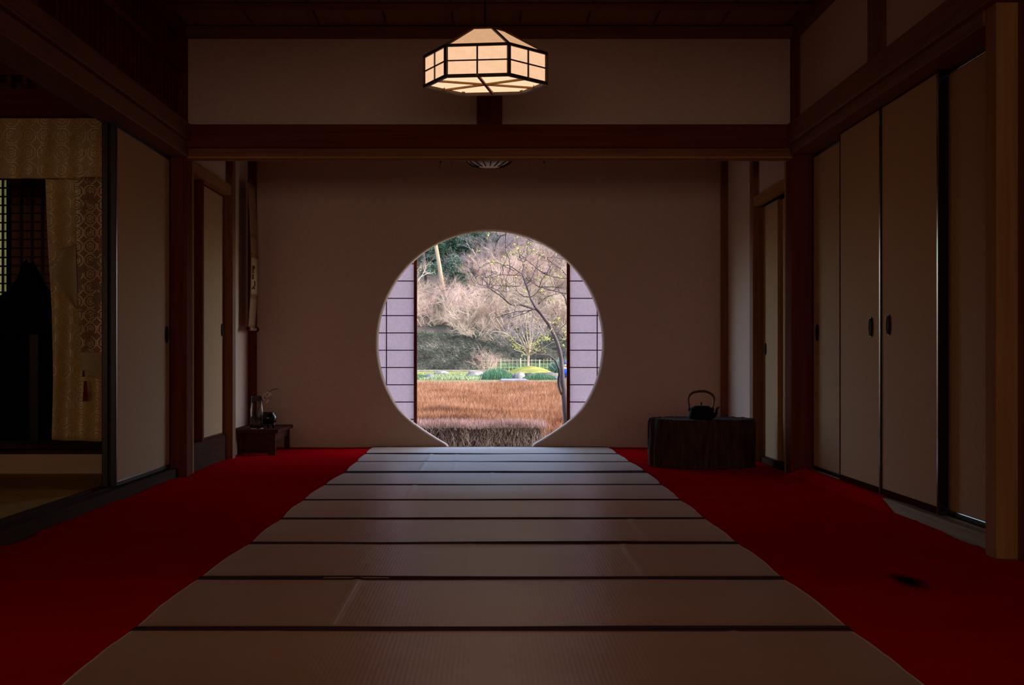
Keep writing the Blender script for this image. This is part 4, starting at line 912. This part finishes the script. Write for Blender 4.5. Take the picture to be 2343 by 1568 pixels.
# --- bare trees on the hillside
def grow(mb, p, d, L_, r, lev, maxlev, nch, flat, tips=None, spread=.8):
    n = 4 if lev < maxlev else 3; pts = [p.copy()]; rs = [r]; q = p.copy(); dd = d.copy()
    for k in range(n):
        dd = (dd + Vector((R.gauss(0, .22), R.gauss(0, .22), R.gauss(.03, .16)))).normalized(); q = q + dd * (L_ / n); pts.append(q.copy()); rs.append(r * (1 - .62 * (k + 1) / n))
    mb.tube(pts, rs, 5 if lev == 0 else 3, False)
    if lev >= maxlev:
        if tips is not None: tips.append((q, dd))
        return
    for c in range(nch[lev]):
        t = .3 + .7 * (c + R.random()) / nch[lev]; i = min(n - 1, int(t * n)); o_ = pts[i].lerp(pts[i + 1], t * n - i)
        nd = dd * .75 + Vector((R.gauss(0, spread), R.gauss(0, spread * .8), R.gauss(.12, spread * flat)));
        nd.normalize(); grow(mb, o_, nd, L_ * R.uniform(.5, .75), rs[i] * .62, lev + 1, maxlev, nch, flat, tips, spread)
def crown_proto(seed, Rx=2.6, Rz=1.5):
    random.seed(seed); R.seed(seed); root = bpy.data.objects.new('bare_maple', None); COL.objects.link(root)
    mb = MB(); fork = Vector((0, 0, -Rz * .8)); mb.tube([(0, 0, -Rz * 2.6), (R.gauss(0, .1), 0, -Rz * 1.6), fork], [.13, .11, .09], 8)
    for k in range(7):
        a = (k + .5) / 7 * PI; tgt = Vector((math.cos(a) * Rx * .5, R.uniform(-.45, .45) * Rx, R.uniform(-.35, .4) * Rz)); d = tgt - fork; 
        mb.tube([fork, fork.lerp(tgt, .5) + Vector((R.gauss(0, .12), R.gauss(0, .12), -.12)), tgt], [.075, .055, .04], 5, False)
    mb.build('trunk', 'bark_pale', root, smooth=True)
    R.seed(seed); mb = MB(); fork = Vector((0, 0, -Rz * .8))
    for k in range(11):
        a = (k + .5) / 11 * PI; tgt = Vector((math.cos(a) * Rx * .5, R.uniform(-.45, .45) * Rx, R.uniform(-.5, .5) * Rz)); d = tgt - fork
        grow(mb, fork.lerp(tgt, .45), (d.normalized() + Vector((0, 0, -.1))).normalized(), d.length * .75, .036, 0, 4, (5, 5, 5, 3), .42, spread=.62)
    mb.build('bare_crown', 'bark_pink', root); return root
protos = [crown_proto(sd_) for sd_ in (3, 14, 25, 36)]
used = set()
rowsT = [(139.5, (790, 765), 13, 'first'), (143, (725, 742), 13, 'second'), (148, (690, 700), 13, 'third'), (154, (640, 655), 13, 'fourth'), (161, (607, 622), 13, 'fifth'), (169, (575, 588), 13, 'sixth'), (178, (545, 560), 13, 'seventh')]
ords = ['first from left', 'second from left', 'third from left', 'fourth from left', 'fifth from left', 'sixth from left', 'seventh from left', 'eighth from left', 'ninth from left', 'tenth from left', 'eleventh from left', 'twelfth from left', 'thirteenth from left']
R.seed(5); ti = 0
for ri, (Y, (pa, pb_), n, rn) in enumerate(rowsT):
    kept = 0
    for k in range(n):
        px = 860 + 570 * (k + (.5 if ri % 2 else 0)) / (n - .5) + R.uniform(-9, 9); py = R.uniform(min(pa, pb_), max(pa, pb_)) + R.uniform(-6, 6)
        if ri == 0 and (px < 1060 or 1150 < px < 1250): continue
        if ri in (3, 4, 5) and px < 1075 and px > 935: continue
        if ri == 6 and px < 1090: continue
        if ri == 5: mt, cn = 'bark_grey', 'grey-violet'
        elif ri == 6: mt, cn = 'bark_grey', 'dull grey-violet'
        elif ri == 4: mt, cn = ('bark_pink', 'pinkish') if px > 1100 else ('bark_grey', 'greyish')
        elif ri == 3: mt, cn = ('bark_pink', 'rosy sunlit') if px > 1100 else ('bark_buff', 'buff')
        elif ri == 2: mt, cn = ('bark_pink', 'pinkish') if px < 1100 else ('bark_buff', 'buff')
        elif ri == 1: mt, cn = ('bark_pink', 'dull pink') if k % 2 else ('bark_buff', 'buff')
        else: mt, cn = 'bark_buff', 'buff'
        pr = protos[ti % 4]; t = pr if pr.name not in used else copy_tree(pr); used.add(pr.name); ti += 1
        c = at(px, py, Y + R.uniform(-1.2, 1.2)); w_ = R.uniform(1.05, 1.4) * Y / 148 * (-1 if R.random() < .5 else 1)
        if ri == 0: w_ *= .7
        t.location = c; t.scale = (w_, abs(w_), abs(w_) * R.uniform(.8, 1.05)); 
        for ch in t.children:
            if 'crown' in ch.name:
                ch.material_slots[0].link = 'OBJECT'; ch.material_slots[0].material = M[mt]
        kept += 1; kk = kept - 1
        tag(t, '%s bare maple in the %s row up the slope, %s' % (cn, rn, ords[kk]), 'tree', 'bare trees on the hillside')
# evergreens
def evergreen(px, py, rx, ry, Y, mat, label, n=2600, L_=.42):
    c = at(px, py, Y); s = Y / F; t = thing('evergreen_tree', label, 'tree', (c.x, Y, gz(c.x, Y)), 'evergreens at the top of the hillside')
    MB().tube([(c.x, Y, gz(c.x, Y) - .3), (c.x, Y, c.z)], [.16, .08], 8).build('trunk', 'bark_tan', t)
    g = MB(); bl = [(Vector((R.gauss(0, .42), R.gauss(0, .42), R.gauss(0, .42))), R.uniform(.25, .45)) for _ in range(12)]
    for i in range(n):
        o_, r_ = R.choice(bl); d = Vector((R.gauss(0, 1), R.gauss(0, 1), R.gauss(0, 1))).normalized(); q = o_ + d * r_ * R.uniform(.7, 1)
        g.leaf(c + Vector((q.x * rx * s, q.y * rx * s, q.z * ry * s)), (d + Vector((0, 0, -.3))).normalized(), L_ * R.uniform(.5, 1.1), .14)
    g.build('foliage', mat, t)
evergreen(1005, 590, 55, 48, 170, 'ever', 'dark evergreen behind the tan slanting trunk', 4200)
evergreen(958, 618, 40, 50, 169, 'ever', 'dark evergreen tucked against the left shoji', 3000)
evergreen(1052, 560, 45, 40, 172, 'ever', 'blue-green evergreen at the top of the window', 3200)
evergreen(1045, 628, 34, 32, 161, 'ever_lite', 'paler green bush below the evergreens', 2600, .35)
evergreen(1090, 545, 40, 26, 174, 'ever', 'evergreen crown at the top edge left of centre', 2400)
evergreen(900, 580, 60, 60, 172, 'ever', 'evergreen behind the left shoji screen', 2400)
evergreen(1205, 770, 60, 26, 143, 'ever', 'dark leafy thicket behind the multi-stemmed tree', 3600, .3)
evergreen(1110, 790, 60, 24, 142, 'ever', 'dark thicket at the foot of the slope above the low bush', 3000, .28)
evergreen(1270, 790, 40, 26, 142, 'ever', 'dark thicket low at the right', 2400, .28)
evergreen(1010, 700, 34, 10, 150, 'ever', 'small dark evergreen bush among the pink maples', 900, .3)
evergreen(1380, 790, 60, 28, 142, 'ever', 'dark thicket at the foot of the slope far behind the right shoji', 2400, .3)
evergreen(1290, 560, 50, 30, 185, 'ever_lite', 'distant pale crown at the top right', 1400)
# leaning tan trunk
t = thing('leaning_trunk', 'bare sunlit tan trunk slanting up in front of the evergreens', 'tree', (wx(1012, 158), 158, gz(0, 158)))
MB().tube([at(1013, 665, 158), at(1010, 640, 158), at(1004, 600, 158), at(997, 560, 158), at(990, 520, 158), at(986, 480, 158)], [.24, .23, .2, .18, .16, .13], 12).build('trunk', 'bark_tan', t, smooth=True)
g = MB()
for k in range(10):
    p = at(992 - k, 525 - k * 5, 158); grow(g, p, Vector((R.choice((-1, 1)), R.gauss(0, .5), .5)).normalized(), 1.8, .05, 0, 2, (4, 4), .5)
g.build('branches', 'bark_grey', t)
t = thing('dim_trunk', 'dim upright trunk left of the slanting tan trunk', 'tree', (wx(972, 162), 162, gz(0, 162)))
MB().tube([at(975, 650, 162), at(972, 610, 162), at(968, 570, 162), at(966, 520, 162)], [.17, .15, .13, .1], 10).build('trunk', 'bark_plum', t, smooth=True)

# bank grass: nobody could count it
g = MB()
for i in range(30000):
    y = 133 + R.random() * 8; px = R.uniform(760, 1500); x = wx(px, y); d = Vector((R.gauss(-.5, .3), R.gauss(-.5, .3), R.gauss(.3, .3))).normalized(); g.leaf(Vector((x, y - .02, gz(x, y))), d, R.uniform(.12, .36), .05)
o = g.build('bank_grass', 'bankgrass'); tag(o, 'dull green grass covering the steep bank', 'grass', kind='stuff')

# multi-stemmed tree on the moss mound
mY = 100.0
def garden_mound(px, py_top, rx, Yc, mat, label, depth=5.0):
    c = at(px, py_top, Yc); R_ = rx * Yc / F
    g = MB()
    n = 24; 
    def fn(u, v):
        a = u * 2 * PI; r = v; z = GZ + (c.z - GZ) * (1 - r * r) ** 1.15 * (.94 + .12 * noise.noise(Vector((r * 2, a, 1)))) if r < 1 else GZ; return (c.x + R_ * r * math.cos(a), Yc + depth * r * math.sin(a), z - .01)
    g.grid(fn, 48, 16); o = g.build('moss_mound', mat, smooth=True); return tag(o, label, 'moss mound', kind='structure')
MM = garden_mound(1212, 836.5, 62, mY, 'moss', 'sunlit yellow-green moss mound under the multi-stemmed tree')
t = thing('multi_stem_tree', 'short-trunked tree with many pale rising stems on the moss mound', 'tree', (wx(1208, mY), mY, wz(838, mY)))
def A3(path, Y=mY, dy=0): return [at(px, py, Y + dy * i) for i, (px, py) in enumerate(path)]
k_ = .5 * mY / F
MB().tube(A3([(1208.5, 841), (1208.5, 835), (1208.5, 825), (1209, 815), (1208, 811)]), [8 * k_, 6 * k_, 5.2 * k_, 5.6 * k_, 5.5 * k_], 12).build('trunk', 'bark_pale', t, smooth=True)
stems = [[(1206, 813), (1203, 800), (1197, 790), (1190, 778), (1184, 768), (1176, 756)], [(1207, 813), (1206, 800), (1200, 786), (1192, 772), (1187, 766), (1180, 750)], [(1208, 812), (1207, 795), (1203, 780), (1196, 765), (1192, 745), (1187, 720)],
         [(1209, 812), (1210, 800), (1209, 785), (1205, 765), (1203, 740), (1200, 715)], [(1209, 812), (1214, 795), (1216, 780), (1219, 765), (1218, 745), (1222, 725)], [(1210, 812), (1216, 798), (1222, 783), (1228, 770), (1234, 757), (1240, 738)],
         [(1210, 812), (1218, 800), (1226, 785), (1233, 770), (1246, 755)], [(1205, 814), (1196, 806), (1185, 803), (1176, 800)], [(1210, 813), (1222, 808), (1236, 800), (1250, 792)], [(1207, 812), (1198, 795), (1180, 785), (1168, 770), (1150, 760), (1130, 758)],
         [(1208, 812), (1212, 790), (1213, 770), (1211, 745), (1215, 722), (1218, 700)]]
g = MB(); fine = MB(); tp = []
for st in stems:
    dy = R.uniform(-.4, .4); p = A3(st, mY, dy); g = MB(); g.tube(p, [(3.4 - 2.4 * i / len(p)) * k_ for i in range(len(p))], 6, False); g.build('stem', 'bark_pale', t, smooth=True)
    for q, q2 in zip(p[2:], p[3:]):
        for c in range(3): d = ((q2 - q).normalized() + Vector((R.gauss(0, .6), R.gauss(0, .4), R.gauss(0, .3)))).normalized(); grow(fine, q.lerp(q2, R.random()), d, R.uniform(.5, 1.2), .018, 0, 2, (3, 3), .5, tp)
fine.build('fine_twigs', 'bark_grey', t)
lf = MB()
for (px, py) in [(1178, 792), (1184, 797), (1190, 795), (1176, 787), (1215, 790), (1212, 783), (1222, 797), (1228, 798), (1236, 797), (1241, 776), (1249, 778), (1258, 776), (1253, 772), (1198, 798), (1245, 805), (1229, 787), (1170, 779), (1178, 776), (1226, 803), (1200, 812), (1240, 766), (1232, 780)]:
    for k in range(16): lf.leaf(at(px + R.gauss(0, 4), py + R.gauss(0, 2.4), mY + R.uniform(-.6, .6)), Vector((R.gauss(0, 1), R.gauss(0, .6), R.gauss(0, .8))).normalized(), R.uniform(.07, .13), .05)
lf.build('leaves', 'young', t)

# rocks
rocks = [(1086, 858, 19, 11, 84, 'stone_pink', 'large pale pinkish boulder at the stream edge'), (985, 865, 14, 10, 78, 'stone_grey', 'pointed grey rock near the left shoji'), (1010, 853.5, 17, 5, 95, 'stone_pink', 'low flat pinkish rock behind the grey rock'),
         (1188, 861, 13, 10, 84, 'stone_pink', 'rounded grey-white rock below the moss mound'), (1150, 852, 13, 8, 92, 'stone_dark', 'dim rock behind the iris clump'), (1214, 860, 16, 9, 85, 'stone_dark', 'dark brown rock right of the rounded white rock'),
         (1248, 860, 30, 11, 86, 'stone_dark', 'long dark rock retaining the moss mound'), (1273, 869, 8, 10, 77, 'stone_grey', 'small grey rock beside the plum trunk'), (1141, 848, 5, 4, 100, 'stone_grey', 'tiny stone left of the moss mound'),
         (1104, 855, 8, 7, 87, 'stone_pink', 'sandy rock leaning on the pinkish boulder'), (1174, 859, 5, 4, 85, 'stone_grey', 'pebble left of the rounded white rock'), (1261, 872.5, 3, 2.5, 74, 'stone_pink', 'tiny white stone before the iris at right')]
for i, (px, py, rx, ry, Y, mt, lab) in enumerate(rocks):
    c = at(px, py, Y); s = Y / F; zb_ = min(c.z - .0, c.z); mb = MB(); mb.rock((c.x, Y, c.z - ry * s * .2), (rx * s, rx * s * .8, ry * s * 1.0), i + 2, 3)
    zmin = min(v[2] for v in mb.v); mb.v = [(x, y, z if z > zmin + .05 * ry * s else min(z, GZ - .03)) for x, y, z in mb.v]
    o = mb.build('garden_rock', mt, smooth=True); tag(o, lab, 'rock', 'rocks around the stream')
# flat stone, curbs, planks
c0 = at(1177, 869, 72)
o = MB().box(wx(1146, 72), wx(1207, 72), 70.5, 74.5, GZ, wz(868.5, 72)).build('flat_stone', 'stone_flat', bevel=.04); tag(o, 'pale bluish flat stone slab just behind the azalea mound', 'stone slab')
o = MB().box(-18, wx(1088, 118), 117.9, 118.15, GZ, wz(848, 118)).build('stone_curb', 'stone_pink', bevel=.02); tag(o, 'long pale stone curb of the path at the foot of the bank', 'curb')
o = MB().box(wx(1020, 83), wx(1112, 83), 82.7, 83.2, wz(865.5, 83), wz(862.8, 83)).build('plank_bridge', 'stone_flat', bevel=.01); pb = tag(o, 'thin pale plank bridge behind the low herbs', 'plank')
o = MB().box(-14, wx(1130, 100), 96, 112, GZ, GZ + .05).build('moss_strip', 'moss', bevel=.02); tag(o, 'flat yellowish moss strip before the path curb', 'moss', kind='stuff')
o = MB().box(-12, 6, 76, 83, GZ, GZ + .012).build('stream_water', 'water'); tag(o, 'narrow still stream between the rocks', 'water', kind='stuff')
# planting
def tufts(name, label, cat, mat, boxes, n, L0, L1, w, lean=.25, kind=None, group=None):
    g = MB()
    for i in range(n):
        px0, px1, y0, y1 = R.choice(boxes); y = R.uniform(y0, y1); x = wx(R.uniform(px0, px1), y); q_ = (x - wx(px0, y)) / (wx(px1, y) - wx(px0, y)); k_h = (.35 + .65 * math.sin(PI * q_)) if 'clump' in name or 'bush' in name else .7 + .5 * noise.noise(Vector((x * 1.3, y * .4, 2))); d = Vector((R.gauss(0, lean), R.gauss(0, lean), 1)).normalized(); g.leaf(Vector((x, y, GZ)), d, R.uniform(L0, L1) * k_h, w)
    o = g.build(name, mat); return tag(o, label, cat, group, kind)
tufts('iris_clump', 'dense dark green iris clump between boulder and moss mound', 'iris clump', 'iris', [(1098, 1172, 80, 88), (1110, 1165, 76, 84)], 2600, .25, .6, .035)
tufts('iris_clump', 'dark green iris clump in front of the long dark rock', 'iris clump', 'iris', [(1196, 1272, 75, 80)], 1700, .12, .35, .03)
tufts('herb_bed', 'pale yellow-green herbs just behind the azalea mound', 'herbs', 'herb', [(990, 1098, 75, 82), (1050, 1080, 75, 80), (960, 1100, 74, 77)], 3600, .08, .3, .04, .6, 'stuff')
tufts('fresh_grass', 'bright green grass patch beside the left shoji', 'grass', 'fresh', [(930, 972, 82, 90), (920, 975, 84, 88)], 1500, .08, .22, .03, .4, 'stuff')
tufts('dry_reeds', 'dry tan growth between the moss strip and herbs', 'dry growth', 'herb', [(930, 1080, 88, 97)], 1600, .06, .22, .03, .5, 'stuff')
tufts('fence_greenery', 'green undergrowth behind the bamboo fence', 'undergrowth', 'fresh', [(1120, 1300, 125, 132)], 2600, .2, .9, .05, .35, 'stuff')
tufts('pale_bush', 'pale bluish-green broadleaf bush at the right by the trunk', 'bush', 'ever_lite', [(1262, 1312, 108, 116)], 1300, .4, 1.25, .14, .6)
# low bare bush left of the fence
t = thing('bare_bush', 'low bare fan-shaped bush left of the bamboo fence', 'bush', (wx(1112, 104), 104, GZ)); g = MB()
for k in range(16):
    a = -1.0 + 1.75 * k / 15 + R.gauss(0, .1); grow(g, Vector((wx(1112, 104) + .03 * k - .2, 104, GZ)), Vector((math.sin(a), R.gauss(0, .2), math.cos(a))).normalized(), R.uniform(.9, 1.5), .022, 0, 3, (4, 3, 3), .5)
g.build('branches', 'bark_pink', t)
t = thing('bare_bush', 'second bare bush in front of the fence middle', 'bush', (wx(1133, 112), 112, GZ)); g = MB()
for k in range(9):
    a = -.8 + 1.6 * k / 8; grow(g, Vector((wx(1133, 112), 112, GZ)), Vector((math.sin(a), R.gauss(0, .2), math.cos(a))).normalized(), R.uniform(.6, 1.0), .018, 0, 3, (4, 3, 2), .5)
g.build('branches', 'bark_buff', t)
# bamboo fence
FY = 120.0; fs = FY / F
t = thing('bamboo_fence', 'low open bamboo lattice fence at the foot of the slope', 'fence', (wx(1190, FY), FY, GZ))
for i, py in enumerate((825, 833, 841)):
    MB().tube([at(1104, py, FY), at(1290, py, FY)], .015, 6).build('rail', 'bamboo', t)
x = 1108
while x < 1290:
    top = 818 + R.uniform(0, 6); big = int((x - 1108) / 9) % 5 == 4
    MB().tube([at(x, top, FY - .03), (wx(x, FY), FY - .03, GZ)], .045 if big else .014, 6).build('post' if big else 'upright_cane', 'bamboo', t); x += 9.2 + R.uniform(-1.5, 1.5)

# person crouching by the stream, mostly hidden by the plum trunk
pYY = 72.0; ps = pYY / F; pxc = 1294
P = thing('person', 'crouching person in blue jacket and cap partly behind the plum trunk', 'person', (wx(pxc, pYY), pYY, GZ))
x0 = wx(pxc, pYY)
def skin_body(name, verts, edges, rad, mat, parent, sub=2):
    me = bpy.data.meshes.new(name); off = Vector(parent.location); me.from_pydata([tuple(Vector(v) - off) for v in verts], edges, []); me.materials.append(M[mat])
    o = bpy.data.objects.new(name, me); COL.objects.link(o); o.parent = parent
    md = o.modifiers.new('skin', 'SKIN'); md.use_smooth_shade = True
    for i, sv in enumerate(me.skin_vertices[0].data): sv.radius = (rad[i], rad[i]); sv.use_root = (i == 0)
    s_ = o.modifiers.new('sub', 'SUBSURF'); s_.levels = sub; s_.render_levels = sub; return o
def Pp(dx, dy, dz): return (x0 + dx, pYY + dy, GZ + dz)
V_ = [Pp(0, 0, .26), Pp(-.02, -.03, .42), Pp(-.04, -.05, .56), Pp(-.05, -.07, .64), Pp(-.055, -.09, .74), Pp(-.055, -.09, .82),
      Pp(-.12, .02, .28), Pp(-.22, -.22, .40), Pp(-.20, -.12, .06), Pp(-.24, -.24, .03), Pp(.12, .02, .28), Pp(.14, -.24, .40), Pp(.12, -.12, .06), Pp(.13, -.25, .03),
      Pp(-.22, -.08, .54), Pp(-.27, -.22, .40), Pp(-.22, -.36, .36), Pp(.13, -.08, .54), Pp(.18, -.22, .40), Pp(.10, -.36, .36)]
E_ = [(0, 1), (1, 2), (2, 3), (3, 4), (4, 5), (0, 6), (6, 7), (7, 8), (8, 9), (0, 10), (10, 11), (11, 12), (12, 13), (2, 14), (14, 15), (15, 16), (2, 17), (17, 18), (18, 19)]
skin_body('body', V_, E_, [.13, .13, .12, .05, .085, .07, .09, .065, .05, .04, .09, .065, .05, .04, .055, .042, .03, .055, .042, .03], 'skin', P)
skin_body('trousers', [V_[i] for i in (0, 6, 7, 8, 10, 11, 12)], [(0, 1), (1, 2), (2, 3), (0, 4), (4, 5), (5, 6)], [.15, .105, .08, .062, .105, .08, .062], 'trouser', P)
skin_body('jacket', [V_[i] for i in (0, 1, 2, 14, 15, 17, 18)], [(0, 1), (1, 2), (2, 3), (3, 4), (2, 5), (5, 6)], [.16, .165, .15, .075, .06, .075, .06], 'blue', P)
c = V_[5]; MB().lathe([(.11, -.02), (.112, .0), (.105, .05), (.07, .085), (.001, .095)], (c[0], c[1], c[2] + .0), 20).build('cap', 'navy', P, smooth=True)
MB().box(c[0] - .07, c[0] + .07, c[1] - .17, c[1] - .08, c[2] - .015, c[2] - .003).build('cap_brim', 'navy', P, bevel=.004)

# ================================================================ LIGHT
w = bpy.data.worlds.new('sky'); sc.world = w; w.use_nodes = True; nt = w.node_tree; bg = nt.nodes['Background']
sky = nt.nodes.new('ShaderNodeTexSky'); sky.sky_type = 'NISHITA'; sky.sun_disc = False; sky.sun_elevation = math.radians(42); sky.sun_rotation = math.radians(100); sky.dust_density = 1.5
nt.links.new(sky.outputs[0], bg.inputs['Color']); bg.inputs['Strength'].default_value = 1.05
sd = bpy.data.lights.new('sun', 'SUN'); sd.energy = 2.2; sd.angle = math.radians(.6); sd.color = (1, .93, .82)
so = bpy.data.objects.new('sun', sd); COL.objects.link(so); so.location = (60, 40, 60)
so.rotation_euler = Vector((-.80, -.10, -.62)).to_track_quat('-Z', 'Y').to_euler()
# unseen area lamp added as fill, standing in for light from the hall behind
al = bpy.data.lights.new('rear_fill_light', 'AREA'); al.shape = 'RECTANGLE'; al.size = 9; al.size_y = 1.7; al.energy = 230; al.color = (1, .72, .56)
ao = bpy.data.objects.new('rear_fill_light', al); COL.objects.link(ao); ao.location = (0, -12.9, .95); ao.rotation_euler = (math.radians(90), 0, 0)
